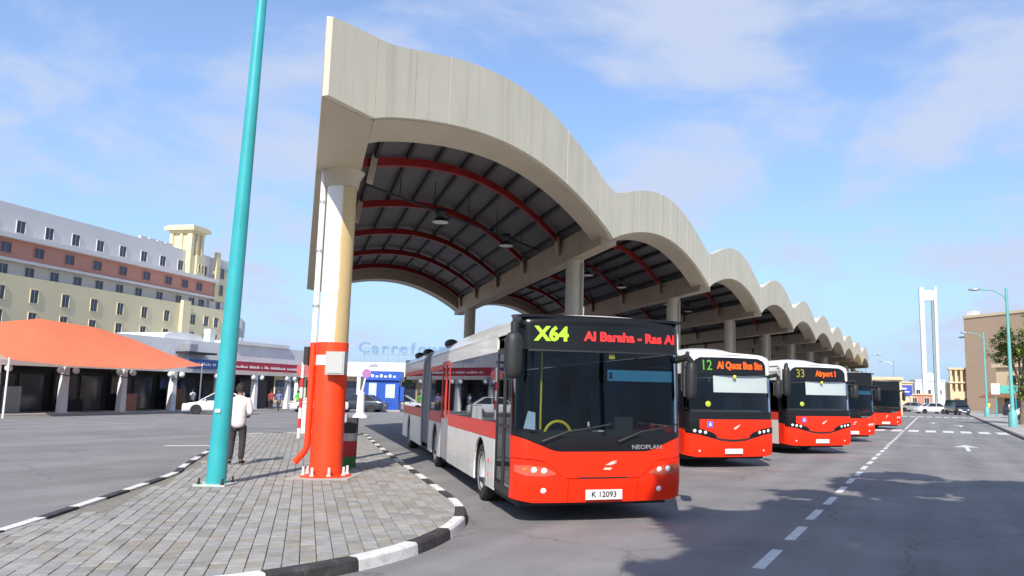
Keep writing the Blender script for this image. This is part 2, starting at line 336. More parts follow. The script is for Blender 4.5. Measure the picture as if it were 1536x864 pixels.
flat([(-1.83,53.5),(-1.71,53.5),(-1.71,100),(-1.83,100)]).build('lane_line', M['paint_white'], road)
zeb_me = flat([(-0.28,-1.5),(0.28,-1.5),(0.28,1.5),(-0.28,1.5)]).mesh('crossing_bar', M['paint_white'])
for i in range(8): link('crossing_bar', zeb_me, road, (-3.1+0.93*i, 51.3, 0))
for i in range(9): link('crossing_bar', zeb_me, road, (-3.2+0.85*i, 96, 0))
arrow = [(-0.07,-2.2),(0.07,-2.2),(0.07,0.6),(0.42,0.5),(0.0,2.2),(-0.42,0.5),(-0.07,0.6)]
arrow_me = flat(arrow).mesh('road_arrow', M['paint_white'])
for x, y in ((1.05,34.4),(-0.2,70),(1.6,64)): link('road_arrow', arrow_me, road, (x, y, 0))
# stop line on the side road, left
flat([(-21.9,17.9),(-20.7,18.9),(-20.85,19.1),(-22.05,18.1)]).build('stop_line', M['paint_white'], road)
flat([(-21.5,29.5),(-18.8,33.5),(-19.0,33.65),(-21.7,29.65)]).build('stop_line', M['paint_white'], road)

# right-hand pavement with grey kerb stones
pav_r = struct(MB().box(3.95,15,-30,150,-0.05,0.128).build('pavement_right', mat('right_paving', (0.36,0.345,0.32), 0.85, var=0.12, scale=2.0, bump=0.3, bscale=30)))
ks = MB().prism([(0,0,0),(0.15,0,0),(0.15,0,0.13),(0.03,0,0.13),(0,0,0.10)], (0,0.98,0)).mesh('kerb_stone', M['kerb_grey'])
for i in range(130): link('kerb_stone', ks, pav_r, (3.8, 20+i*1.0, 0))

# traffic island between the bus bays
def catmull(P, n=8):
    out = []; m = len(P)
    for i in range(m):
        p0, p1, p2, p3 = [Vector(P[(i+k-1) % m]) for k in range(4)]
        for j in range(n):
            t = j/n
            out.append(0.5*((2*p1)+(p2-p0)*t+(2*p0-5*p1+4*p2-p3)*t*t+(3*p1-p0-3*p2+p3)*t*t*t))
    return out
ISL = [(-20.3,25.55),(-16.7,21.6),(-13.33,17.92),(-11.22,15.67),(-9.81,14.16),(-8.53,12.78),(-7.06,11.2),(-6.22,10.15),(-5.76,9.3),(-5.45,8.4),(-5.30,7.45),(-5.38,6.5),(-5.75,5.5),(-6.4,4.7),(-7.3,4.2),(-8.3,4.25),(-9.3,5.0),
       (-10.6,6.9),(-13.55,11.1),(-15.06,12.75),(-18.4,16.4),(-22.7,21.1),(-23.6,22.8),(-23.5,24.4),(-22.6,25.6),(-21.4,26.0)]
path = catmull([(*p, 0) for p in ISL], 10)
# resample closed path
def resample(path, step):
    ln = [0]; Pth = path+[path[0]]
    for a, b in zip(Pth, Pth[1:]): ln.append(ln[-1]+(b-a).length)
    n = round(ln[-1]/step); st = ln[-1]/n; out = []; j = 0
    for i in range(n):
        d = i*st
        while ln[j+1] < d: j += 1
        t = (d-ln[j])/max(1e-9, ln[j+1]-ln[j]); out.append(Pth[j].lerp(Pth[j+1], t))
    return out
fine = resample(path, 0.2425)
nf = len(fine); nf4 = nf//4*4
fine = resample(path, sum((fine[(i+1) % nf]-fine[i]).length for i in range(nf))/nf4); nf = len(fine)
ctr = Vector((-14.3,15.3,0))
def inward(i):
    t = (fine[(i+1) % nf]-fine[i-1]).normalized(); n = Vector((-t.y, t.x, 0))
    return n if n.dot(ctr-fine[i]) > 0 else -n
INW = [inward(i) for i in range(nf)]
inner = [fine[i]+INW[i]*0.17 for i in range(nf)]
isl = struct(MB().prism([(p.x, p.y, -0.05) for p in inner], (0,0,0.148)).build('pavement', M['mortar']))
# kerb stones: 0.97 m, painted black and white in turn
nk = nf//4
for k in range(nk):
    prof = [(0.0,-0.02),(0.012,0.105),(0.035,0.132),(0.165,0.132),(0.165,-0.02)]
    mb = MB(); vs = []; idx = [k*4+j for j in range(5)]
    g = 0.006
    for j, i in enumerate(idx):
        p = fine[i % nf].copy(); q = INW[i % nf]
        tdir = (fine[(i+1) % nf]-fine[i-1 if i else nf-1]).normalized()
        if j == 0: p = p+tdir*g
        if j == 4: p = p-tdir*g
        for a, b in prof: vs.append(p+q*a+Vector((0,0,b)))
    m5 = len(prof)
    fs = [(j*m5+a, j*m5+(a+1) % m5, (j+1)*m5+(a+1) % m5, (j+1)*m5+a) for j in range(4) for a in range(m5)]
    fs += [tuple(range(m5)), tuple(range(4*m5+m5-1, 4*m5-1, -1))]
    mb.add(vs, fs)
    mb.build('kerb_stone', M['kerb_white'] if k % 2 == 0 else M['kerb_black'], isl)

# pavers, laid along the bay
uax = Vector((-math.sin(BUSA), math.cos(BUSA), 0)); vax = Vector((math.cos(BUSA), math.sin(BUSA), 0))
PU, PV, GAP, CH = 0.30, 0.16, 0.0075, 0.006
def clip(poly, A, B, n):
    out = []
    for i in range(len(poly)):
        p, q = poly[i], poly[(i+1) % len(poly)]
        dp, dq = (p-A).dot(n), (q-A).dot(n)
        if dp >= 0: out.append(p)
        if (dp >= 0) != (dq >= 0): out.append(p.lerp(q, dp/(dp-dq)))
    return out
inner2 = [fine[i]+INW[i]*0.178 for i in range(0, nf, 2)]
inn2n = [INW[i] for i in range(0, nf, 2)]
cells = []
def inside(p):
    c = False; j = nf-1
    for i in range(nf):
        a, b = fine[i], fine[j]
        if (a.y > p.y) != (b.y > p.y) and p.x < (b.x-a.x)*(p.y-a.y)/(b.y-a.y)+a.x: c = not c
        j = i
    return c
for iv in range(-30, 40):
    for iu in range(-70, 70):
        off = 0.5*PU if iv % 2 else 0.0
        c = ctr+uax*(iu*PU+off)+vax*(iv*PV)
        dmin = min((c-A).dot(nn) for A, nn in zip(inner2, inn2n) if (c-A).length < 6) if any((c-A).length < 6 for A in inner2) else 1
        if dmin < -0.3 or (dmin > 0.3 and not inside(c)): continue
        hu, hv = PU/2-GAP/2, PV/2-GAP/2
        q = [c-uax*hu-vax*hv, c+uax*hu-vax*hv, c+uax*hu+vax*hv, c-uax*hu+vax*hv]
        whole = True
        if dmin < 0.4:
            for A, nn in zip(inner2, inn2n):
                if (A-c).length > 3: continue
                if any((p-A).dot(nn) < 0 for p in q): whole = False; q = clip(q, A, A, nn)
                if len(q) < 3: break
            if len(q) < 3: continue
            ar = abs(sum(q[i].x*q[(i+1) % len(q)].y-q[(i+1) % len(q)].x*q[i].y for i in range(len(q))))/2
            if ar < 0.006: continue
        # visible in frame? (rough pixel test for choosing which ones become parts)
        d = c-Vector((0,0,CAM_H)); z = d.dot(fw); px = CXP+F_PX*d.dot(RI)/z; py = CYP-F_PX*d.dot(UP)/z
        cells.append((z if (-20 < px < WP+20 and py < HP+25) else 1000+z, c, q, whole))
cells.sort(key=lambda t: t[0])
def paver_mb(q, zt, mb, idx=None):
    n = len(q); c = sum(q, Vector())/n
    vs = [p+Vector((0,0,0.09)) for p in q]+[p+Vector((0,0,zt-0.004)) for p in q]+[p+(c-p).normalized()*CH*1.3+Vector((0,0,zt)) for p in q]
    fs = [(i,(i+1) % n,n+(i+1) % n,n+i) for i in range(n)]+[(n+i,n+(i+1) % n,2*n+(i+1) % n,2*n+i) for i in range(n)]+[tuple(range(2*n,3*n))]
    mb.add(vs, fs)
pv_me = []
for m in PAVERS:
    mb = MB(); hu, hv = PU/2-GAP/2, PV/2-GAP/2
    paver_mb([-uax*hu-vax*hv, uax*hu-vax*hv, uax*hu+vax*hv, -uax*hu+vax*hv], 0.13, mb); pv_me.append(mb.mesh('paver', m))
single = 0; rest = [MB() for _ in PAVERS]
for z, c, q, whole in cells:
    k = random.choice((0,0,1,1,2,3,4)); dz = random.uniform(-0.004, 0.004)
    if whole and single < 300 and z < 1000:
        o = link('paver', pv_me[k], isl, (c.x, c.y, dz)); o.rotation_euler = (random.uniform(-.008,.008), random.uniform(-.008,.008), random.uniform(-.01,.01)); single += 1
    else: paver_mb(q, 0.13+dz, rest[k])
allv, allf, mi = [], [], []
for k, mb in enumerate(rest):
    o = len(allv); allv += mb.v; allf += [tuple(i+o for i in f) for f in mb.f]; mi += [k]*len(mb.f)
me = bpy.data.meshes.new('paver_field'); me.from_pydata(allv, [], allf)
for m in PAVERS: me.materials.append(m)
me.polygons.foreach_set('material_index', mi); me.update()
pf = link('paver_field', me, isl); pf['kind'] = 'stuff'

# ------------------------------------------------------------------ vaulted station canopy
FX, V0, PER, NV, SKA, DEP = -8.49, 10.45, 10.95, 10, R(43), 24.5
AX = Vector((-math.sin(SKA), math.cos(SKA), 0))
sn = lambda s: max(0.0, math.sin(math.pi*min(1, max(0, s))))
zb = lambda s: 6.32+0.98*sn(s)**0.85          # lower edge of the fascia
zt = lambda s: 7.74+1.03*(math.sqrt(sn(s)**2+0.0144)-0.12)/0.887                # upper edge
zc = lambda s: 6.98+1.02*sn(s)**0.85          # ceiling
can = thing('bus_station_canopy', 'long cream vaulted bus station canopy carried on round columns', 'canopy', (FX, V0, 0))
def P(s, t, z, k=0): return Vector((0, (k+s)*PER, z))+AX*t      # local to the canopy
# fascia panels
NP = 10
pan_me = []
for i in range(NP):
    s0, s1 = i/NP+0.0007, (i+1)/NP-0.0007
    mb = MB()
    mb.slab(lambda u, v: (0, (s0+(s1-s0)*u)*PER, zb(s0+(s1-s0)*u)+v*(zt(s0+(s1-s0)*u)-zb(s0+(s1-s0)*u))), 5, 1, (-0.12, 0, 0))
    pan_me.append(mb.mesh('fascia_panel', M['cream'], True))
for k in range(NV):
    for i in range(NP): link('fascia_panel', pan_me[i], can, (random.uniform(-.003,.003), k*PER, 0))
# end panel left of the first valley
MB().prism([(0,-1.13,6.32),(0,-0.008,6.32),(0,-0.008,7.74),(0,-1.13,7.60)], (-0.12,0,0)).build('fascia_panel', M['cream'], can)
# a recessed backing behind the joints
back_me = MB().slab(lambda u, v: P(u, 0, 0)+Vector((-0.125,0,zb(u)+0.03+v*(zt(u)-zb(u)-0.06))), 40, 1, (-0.05,0,0)).mesh('fascia_backing', M['cream_beam'])
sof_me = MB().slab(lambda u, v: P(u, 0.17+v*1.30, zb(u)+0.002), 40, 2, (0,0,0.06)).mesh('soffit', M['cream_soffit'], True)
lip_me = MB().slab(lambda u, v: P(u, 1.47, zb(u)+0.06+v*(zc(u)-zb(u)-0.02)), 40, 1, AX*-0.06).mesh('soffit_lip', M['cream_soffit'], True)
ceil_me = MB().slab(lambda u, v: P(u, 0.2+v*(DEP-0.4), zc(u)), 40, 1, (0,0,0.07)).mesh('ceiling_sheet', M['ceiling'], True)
roof_me = MB().slab(lambda u, v: P(u, 0.16+v*(DEP-0.32), zt(u)-0.10), 40, 1, (0,0,-0.08)).mesh('roof_sheet', M['roof_white'], True)
rearp_me = MB().slab(lambda u, v: P(u, DEP, zb(u)+v*(zt(u)-zb(u))), 40, 1, (-0.12,0,0)).mesh('rear_fascia', M['cream'], True)
rsof_me = MB().slab(lambda u, v: P(u, DEP-0.9+v*0.85, zb(u)+0.003), 40, 1, (0,0,0.06)).mesh('rear_soffit', M['cream_soffit'], True)
rlip_me = MB().slab(lambda u, v: P(u, DEP-0.9, zb(u)+0.06+v*(zc(u)-zb(u)-0.02)), 40, 1, AX*0.06).mesh('rear_lip', M['cream_soffit'], True)
RT = (4.7, 9.3, 13.9, 18.5, 22.6)
def rib_mesh():
    mb = MB(); n = 36; vs = []
    for i in range(n+1):
        s = 0.02+0.96*i/n; z = zc(s)-0.10
        for a, b in ((-0.08, 0), (0.08, 0), (0.08, -0.20), (-0.08, -0.20)): vs.append(P(s, a, z+b))
    fs = [(i*4+a, i*4+(a+1) % 4, i*4+4+(a+1) % 4, i*4+4+a) for i in range(n) for a in range(4)]+[(3,2,1,0),(n*4,n*4+1,n*4+2,n*4+3)]
    return mb.add(vs, fs).mesh('red_rib', M['rib'], True)
rib_me = rib_mesh()
def purlin_mesh(s):
    z = zc(s); d = (zc(min(1, s+.01))-zc(max(0, s-.01)))/(0.02*PER); nrm = Vector((0,-d,1)).normalized(); tn = Vector((0,1,d)).normalized()
    mb = MB(); a = P(s, 1.5, z)-nrm*0.005; b = P(s, DEP-1, z)-nrm*0.005
    q = [a-tn*0.06, a+tn*0.06, a+tn*0.06-nrm*0.13, a-tn*0.06-nrm*0.13]
    return mb.prism(q, b-a).mesh('purlin', M['purlin'])
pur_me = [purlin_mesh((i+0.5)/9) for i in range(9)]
def stub_mesh(sg):
    mb = MB()
    for dz in (0,):
        a = P(0, -0.15, 6.50)+Vector((0, sg*0.34, 0)); b = P(0, 0.15, 6.50)+Vector((0, sg*0.34, 0))
        c = P(0, 0.15, 7.22)+Vector((0, sg*0.50, 0)); d = P(0, -0.15, 7.22)+Vector((0, sg*0.50, 0))
        mb.prism([a, b, c, d], (0, sg*0.22, 0))
    return mb.mesh('rib_bracket', M['cream_beam'])
stub = {1: stub_mesh(1), -1: stub_mesh(-1)}
for k in range(NV):
    off = (0, k*PER, 0)
    va = link('vault', ceil_me, can, off)
    for n_, me_ in (('fascia_backing', back_me), ('soffit', sof_me), ('soffit_lip', lip_me), ('roof_sheet', roof_me), ('rear_fascia', rearp_me), ('rear_soffit', rsof_me), ('rear_lip', rlip_me)):
        link(n_, me_, va)
    for t in RT: link('red_rib', rib_me, va, AX*t)
    for me_ in pur_me: link('purlin', me_, va)
    for t in RT:
        link('rib_bracket', stub[1], va, AX*t); link('rib_bracket', stub[-1], va, AX*t+Vector((0, PER, 0)))
# valley beams
side = Vector((math.cos(SKA), math.sin(SKA), 0))
def beam_mesh(w0, w1, t0, t1, z0, z1):
    a = AX*t0; b = AX*t1; mb = MB()
    mb.prism([a+side*w0+Vector((0,0,z0)), a+side*w1+Vector((0,0,z0)), a+side*w1+Vector((0,0,z1)), a+side*w0+Vector((0,0,z1))], b-a)
    return mb.mesh('valley_beam', M['cream_beam'])
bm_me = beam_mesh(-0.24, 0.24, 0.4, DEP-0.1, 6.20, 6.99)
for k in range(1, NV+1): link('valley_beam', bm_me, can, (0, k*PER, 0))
# end beam: broad cream girder with its outer wall
mb = MB()
c0 = Vector((-0.125, -1.13, 0)); c1 = Vector((-0.125, 0.12, 0))
mb.prism([c0+Vector((0,0,6.315)), c1+Vector((0,0,6.315)), c1+AX*3+Vector((0,0,6.16)), c0+AX*3+Vector((0,0,6.16))], (0,0,0.7))
mb.prism([c0+AX*3.002+Vector((0,0,6.16)), c1+AX*3.002+Vector((0,0,6.16)), c1+AX*(DEP-.2)+Vector((0,0,6.16)), c0+AX*(DEP-.2)+Vector((0,0,6.16))], (0,0,0.85))
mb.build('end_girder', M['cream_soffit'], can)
mb = MB(); mb.prism([c0+Vector((0,0.002,7.02)), c0+AX*(DEP-.2)+Vector((0,0.002,7.02)), c0+AX*(DEP-.2)+Vector((0,0.002,7.64)), c0+Vector((0,0.002,7.64))], side*0.12)
mb.build('end_wall', M['cream'], can)
mb = MB().prism([c0+Vector((0,0.16,7.45)), c1+Vector((0,0,7.45)), c1+AX*(DEP-.3)+Vector((0,0,7.45)), c0+AX*(DEP-.3)+Vector((0,0.16,7.45))], (0,0,0.06)); mb.build('roof_strip', M['roof_white'], can)
# columns
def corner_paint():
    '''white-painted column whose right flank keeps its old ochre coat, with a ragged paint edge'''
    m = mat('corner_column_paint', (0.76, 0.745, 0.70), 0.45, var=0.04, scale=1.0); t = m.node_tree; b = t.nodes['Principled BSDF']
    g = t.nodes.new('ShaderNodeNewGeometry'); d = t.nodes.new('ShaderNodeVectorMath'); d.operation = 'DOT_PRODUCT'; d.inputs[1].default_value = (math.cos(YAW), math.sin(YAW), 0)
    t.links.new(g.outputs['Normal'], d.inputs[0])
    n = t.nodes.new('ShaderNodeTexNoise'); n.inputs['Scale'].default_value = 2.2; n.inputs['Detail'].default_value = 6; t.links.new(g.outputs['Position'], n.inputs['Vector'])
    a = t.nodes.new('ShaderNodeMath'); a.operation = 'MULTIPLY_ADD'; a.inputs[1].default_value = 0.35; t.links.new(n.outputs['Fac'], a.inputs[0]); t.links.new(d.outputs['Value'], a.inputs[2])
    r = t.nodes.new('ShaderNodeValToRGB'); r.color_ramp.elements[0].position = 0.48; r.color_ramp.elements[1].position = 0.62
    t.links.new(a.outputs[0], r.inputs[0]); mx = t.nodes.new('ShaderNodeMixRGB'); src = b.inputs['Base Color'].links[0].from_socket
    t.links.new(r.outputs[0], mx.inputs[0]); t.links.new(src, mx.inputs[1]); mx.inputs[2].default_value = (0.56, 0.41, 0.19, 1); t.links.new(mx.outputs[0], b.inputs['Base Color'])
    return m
def plain_column(k, t):
    b = P(0, t, 0, k)
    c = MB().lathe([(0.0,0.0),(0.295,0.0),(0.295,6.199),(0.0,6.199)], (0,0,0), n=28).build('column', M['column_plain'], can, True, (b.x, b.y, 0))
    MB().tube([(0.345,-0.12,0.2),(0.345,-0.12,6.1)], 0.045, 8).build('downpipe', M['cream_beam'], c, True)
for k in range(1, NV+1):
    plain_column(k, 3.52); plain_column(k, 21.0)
# corner column: orange-red foot, white band, downpipe, box and bolted base plate
cx, cy = -10.90-FX, 12.54-V0
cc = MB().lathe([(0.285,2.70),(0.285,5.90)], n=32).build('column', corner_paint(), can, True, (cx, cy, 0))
MB().lathe([(0.284,5.84),(0.315,5.84),(0.320,5.90),(0.345,6.02),(0.40,6.13),(0.43,6.172)], n=32).build('capital', M['cream_soffit'], cc, True)
cc['label'] = 'cream round corner column with an orange-red foot'
MB().lathe([(0.300,0.17),(0.300,2.27)], n=32).build('red_foot', M['column_orange'], cc, True)
MB().lathe([(0.299,2.27),(0.299,2.46)], n=32).build('white_band', M['column_white'], cc, True)
MB().lathe([(0.300,2.46),(0.300,2.71),(0.284,2.71)], n=32).build('red_band', M['column_orange'], cc, True)
bp_ = MB().prism([(0.50*math.cos(a), 0.50*math.sin(a), 0.135) for a in [R(22.5+45*i) for i in range(8)]], (0,0,0.035)).build('base_plate', M['column_orange'], cc)
MB().box(-0.58,0.58,-0.58,0.58,0.05,0.142).build('footing', M['concrete'], cc).rotation_euler.z = R(25)
for i in range(8):
    a = R(45*i+5); x, y = 0.41*math.cos(a), 0.41*math.sin(a)
    MB().cyl((x,y,0.17),(x,y,0.20),0.042,n=6).cyl((x,y,0.20),(x,y,0.33),0.024,n=8).build('anchor_bolt', M['plate'], cc)
# downpipe on the left face, kicking out at the bottom
dl = -Vector((math.cos(YAW), math.sin(YAW), 0)); dn = Vector((math.sin(YAW), -math.cos(YAW), 0))
q = dl*0.35+dn*0.10
MB().tube([q+Vector((0,0,2.7)), q+Vector((0,0,0.72)), q+dl*0.05+Vector((0,0,0.60)), q+dl*0.22+Vector((0,0,0.40))], 0.062, 12).build('lower_downpipe', M['column_orange'], cc, True)
MB().tube([q+Vector((0,0,6.3)), q+Vector((0,0,2.71))], 0.055, 12).build('downpipe', M['column_white'], cc, True)
for z in (3.4,4.5,5.5): MB().cyl(q+Vector((0,0,z)), q+Vector((0,0,z+0.05)), 0.066, n=12).build('pipe_clamp', M['steel'], cc)
bx = MB(); pr = -dl
e0 = pr*0.02+dn*0.25; 
bx.prism([e0+Vector((0,0,2.08)), e0+pr*0.36+Vector((0,0,2.08)), e0+pr*0.36+Vector((0,0,2.52)), e0+Vector((0,0,2.52))], dn*0.20)
bxo = bx.build('switch_box', mat('grey_switch_box', (0.42,0.42,0.41), 0.5, var=0.05), cc)
MB().prism([e0+pr*0.03+dn*0.202+Vector((0,0,2.11)), e0+pr*0.33+dn*0.202+Vector((0,0,2.11)), e0+pr*0.33+dn*0.202+Vector((0,0,2.49)), e0+pr*0.03+dn*0.202+Vector((0,0,2.49))], dn*0.012).build('box_door', mat('grey_box_door', (0.45,0.45,0.44), 0.5), cc)
e1 = dl*0.42+dn*0.02
MB().prism([e1+Vector((0,0,2.27)), e1+dl*0.09+Vector((0,0,2.27)), e1+dl*0.09+Vector((0,0,2.62)), e1+Vector((0,0,2.62))], dn*0.14).build('junction_box', M['dark_metal'], cc)
# lighting bars with dome lamps in each near vault
def lamp_set(k):
    bar = MB(); t = 6.9
    bar.tube([P(0.05,t,7.02), P(0.95,t,7.02)], 0.035, 8)
    for s in (0.18,0.33,0.5,0.66,0.82): bar.tube([P(s,t,7.02), P(s,t,zc(s)-0.02)], 0.012, 6)
    b = bar.build('lighting_bar', M['dark_metal'], can, False, (0, k*PER, 0))
    for s in (0.36,0.72):
        c = P(s,t,6.98); l = MB().lathe([(0.02,0.18),(0.13,0.16),(0.17,0.05),(0.13,-0.04),(0.11,-0.10),(0.24,-0.24)], c, n=18).build('lamp_body', M['dark_metal'], b, True)
        MB().lathe([(0.0,-0.26),(0.23,-0.26),(0.235,-0.235),(0.0,-0.235)], c, n=18).build('lamp_diffuser', M['plate'], b, True)
for k in range(5): lamp_set(k)
# ------------------------------------------------------------------ buses (local frame: front faces -Y, rear towards +Y)
W = 1.275
def lerp(a, b, t): return a+(b-a)*t
def pw(x, pts):
    if x <= pts[0][0]: return pts[0][1]
    for (a, va), (b, vb) in zip(pts, pts[1:]):
        if x <= b: return va+(vb-va)*(x-a)/(b-a)
    return pts[-1][1]
class Shape:
    def __init__(s, top=2.95, rc=0.20, rt=0.14, bow=0.11, rake=0.055): s.top, s.rc, s.rt, s.bow, s.rake = top, rc, rt, bow, rake
    def y(s, x, z):
        y = s.bow*(x/W)**2
        d = abs(x)-(W-s.rc)
        if d > 0: y += s.rc-math.sqrt(max(0, s.rc**2-min(d, s.rc)**2))*1.0
        if z > s.top-s.rt: e = min(z-(s.top-s.rt), s.rt); y += s.rt-math.sqrt(max(0, s.rt**2-e*e))
        if z > 1.1: y += (z-1.1)*s.rake
        if z < 0.55: y += (0.55-z)*0.16
        return y
    def patch(s, name, m, par, x0, x1, zlo, zhi, off=0.0, th=0.03, nx=24, nz=6, smooth=True):
        """panel lying on the front: x0..x1, zlo(x)..zhi(x), off = how far proud, th = thickness"""
        zl = zlo if callable(zlo) else (lambda x: zlo); zh = zhi if callable(zhi) else (lambda x: zhi)
        # cosine spacing puts more columns at the rounded corners
        xx = lambda u: lerp(x0, x1, 0.5-0.5*math.cos(math.pi*u)) if abs(x1-x0) > 2 else lerp(x0, x1, u)
        def fn(u, v):
            x = xx(u); z = lerp(zl(x), zh(x), v); return (x, s.y(x, z)-off, z)
        return MB().slab(fn, nx, nz, (0, th, 0)).build(name, m, par, smooth)
def wheel(par, y, x, r=0.48, w_=0.28, sx=-1):
    """sx = side the face looks to"""
    wh = MB().lathe([(r*0.60,-w_/2),(r*0.93,-w_/2),(r,-w_/2+0.05),(r,w_/2-0.05),(r*0.93,w_/2),(r*0.60,w_/2)], axis='X', n=32, close=True).build('wheel', M['tyre'], par, True, (x, y, r))
    MB().lathe([(0.0,sx*0.04),(r*0.16,sx*0.045),(r*0.19,sx*-0.0),(r*0.36,sx*-0.02),(r*0.42,sx*0.07),(r*0.50,sx*0.11),(r*0.60,sx*(w_/2-0.015)),(r*0.66,sx*(w_/2+0.006)),(r*0.66,sx*(w_/2-0.03))], axis='X', n=32).build('rim', M['rim'], wh, True)
    nuts = MB()
    for i in range(10):
        a = 2*math.pi*i/10; nuts.cyl((sx*0.0, r*0.28*math.cos(a), r*0.28*math.sin(a)), (sx*0.035, r*0.28*math.cos(a), r*0.28*math.sin(a)), 0.018, n=6)
    nuts.build('wheel_nuts', M['steel'], wh)
    return wh
def side_panel(name, m, par, sx, y0, y1, z0, z1, arches=(), off=0.0, th=0.03, r=0.57):
    """flat side panel with semicircular wheel cut-outs along its lower edge"""
    pts = [(y0, z0)]
    for yc in arches:
        if yc-r <= y0 or yc+r >= y1: continue
        h = math.asin(max(-1, min(1, (z0-0.48)/r)))
        for i in range(15):
            a = math.pi-h-(math.pi-2*h)*i/14; pts.append((yc+r*math.cos(a), 0.48+r*math.sin(a)))
    pts += [(y1, z0), (y1, z1), (y0, z1)]
    X = sx*(W+off)
    return MB().prism([(X, a, b) for a, b in pts], (-sx*th, 0, 0)).build(name, m, par)
def arch_liner(par, y, sx, r=0.59):
    mb = MB(); n = 14
    vs = []
    for i in range(n+1):
        a = math.pi*1.05-(math.pi*1.1)*i/n
        for d in (0.0, 0.55): vs.append((sx*(W-0.034-d), y+r*math.cos(a), 0.48+r*math.sin(a)))
    fs = [(2*i, 2*i+1, 2*i+3, 2*i+2) for i in range(n)]
    k = len(vs); vs += [(sx*(W-0.56), y-r, 0.25), (sx*(W-0.56), y+r, 0.25), (sx*(W-0.56), y+r, 1.05), (sx*(W-0.56), y-r, 1.05)]; fs.append((k, k+1, k+2, k+3))
    return mb.add(vs, fs).build('wheel_arch', M['bus_trim'], par)
def mirror(par, sx, z0, z1, y=-0.22, xo=0.17, wr=0.115, armz=None):
    armz = armz or z1+0.12
    zc_, h = (z0+z1)/2, (z1-z0)/2
    mb = MB()
    def fn(u, v):
        a = 2*math.pi*u; p = math.pi*v; k = math.copysign(abs(math.cos(p))**0.55, math.cos(p)); r = abs(math.sin(p))**0.55
        return (sx*(W+xo)+wr*r*math.cos(a), y+0.10*r*math.sin(a), zc_+h*k)
    mi = mb.grid(fn, 18, 12).build('mirror', M['bus_trim'], par, True)
    MB().tube([(sx*(W-0.12), 0.30, armz), (sx*(W+0.02), 0.0, armz+0.06), (sx*(W+xo), y, armz), (sx*(W+xo), y, z1-0.05)], [0.05,0.055,0.05,0.045], 10).build('mirror_arm', M['bus_trim'], mi, True)
    MB().prism([(sx*(W+xo)-wr*0.8, y+0.101, z0+0.06), (sx*(W+xo)+wr*0.8, y+0.101, z0+0.06), (sx*(W+xo)+wr*0.8, y+0.101, z1-0.08), (sx*(W+xo)-wr*0.8, y+0.101, z1-0.08)], (0,0.006,0)).build('mirror_glass', M['chrome'], mi)
    return mi
def roof(par, m, name, y0, y1, top, sh, y0fn=None, n=18, crown=0.06):
    """rounded roof sheet between shoulder height sh and top"""
    def fn(u, v):
        a = lerp(-1, 1, u); x = W*math.copysign(min(1, abs(a)*1.0), a)
        e = abs(a); z = sh+(top-sh)*(1-max(0, (e-0.80)/0.20)**2.2) + crown*(1-e*e)
        x = a*(W-0.0)
        return (x, lerp(y0, y1, v), z)
    return MB().slab(fn, n*2, 1, (0,0,-0.05)).build(name, m, par, True)
def glass_row(par, sx, ys, z0, z1, m, name='window_pane'):
    for a, b in ys:
        MB().prism([(sx*(W-0.012), a+0.012, z0), (sx*(W-0.012), b-0.012, z0), (sx*(W-0.012), b-0.012, z1), (sx*(W-0.012), a+0.012, z1)], (-sx*0.008,0,0)).build(name, m, par)
def lettering(par, name, s, size, m, S, x, z, bold=0.0, xs=1.0, off=0.012):
    me = text_mesh(name, s, size, m, 0.003, bold, xs)
    for v in me.vertices:
        v.co.x += x; v.co.z += z; d = v.co.y; v.co.y = S.y(v.co.x, v.co.z)-off+d
    return link(name, me, par)
def disc(par, name, m, S, x, z, r, off=0.03, bulge=0.5, n=18):
    mb = MB(); vs = []; rings = 5
    for i in range(rings+1):
        a = math.pi/2*i/rings
        for k in range(n):
            t = 2*math.pi*k/n; X = x+r*math.cos(a)*math.cos(t); Z = z+r*math.cos(a)*math.sin(t)
            vs.append((X, S.y(X, Z)-off-r*bulge*math.sin(a)+0.02*(1-i/rings), Z))
    fs = [(i*n+k, i*n+(k+1) % n, (i+1)*n+(k+1) % n, (i+1)*n+k) for i in range(rings) for k in range(n)]
    return mb.add(vs, fs).build(name, m, par, True)
def poly_on(par, name, m, S, pts, off, th=0.006):
    P_ = [(x, S.y(x, z)-off, z) for x, z in pts]
    return MB().prism(P_, (0, th, 0)).build(name, m, par)
def seats(par, rows, two=True):
    me = MB().box(-0.2,0.2,-0.22,0.2,0.0,0.1).prism([(-0.2,0.20,0.1),(0.2,0.20,0.1),(0.2,0.32,0.75),(-0.2,0.32,0.75)], (0,0.06,0)).mesh('seat', M['seat'])
    for y in rows:
        for x in (-0.98,-0.55,0.55,0.98): link('seat', me, par, (x, y, 0.85))

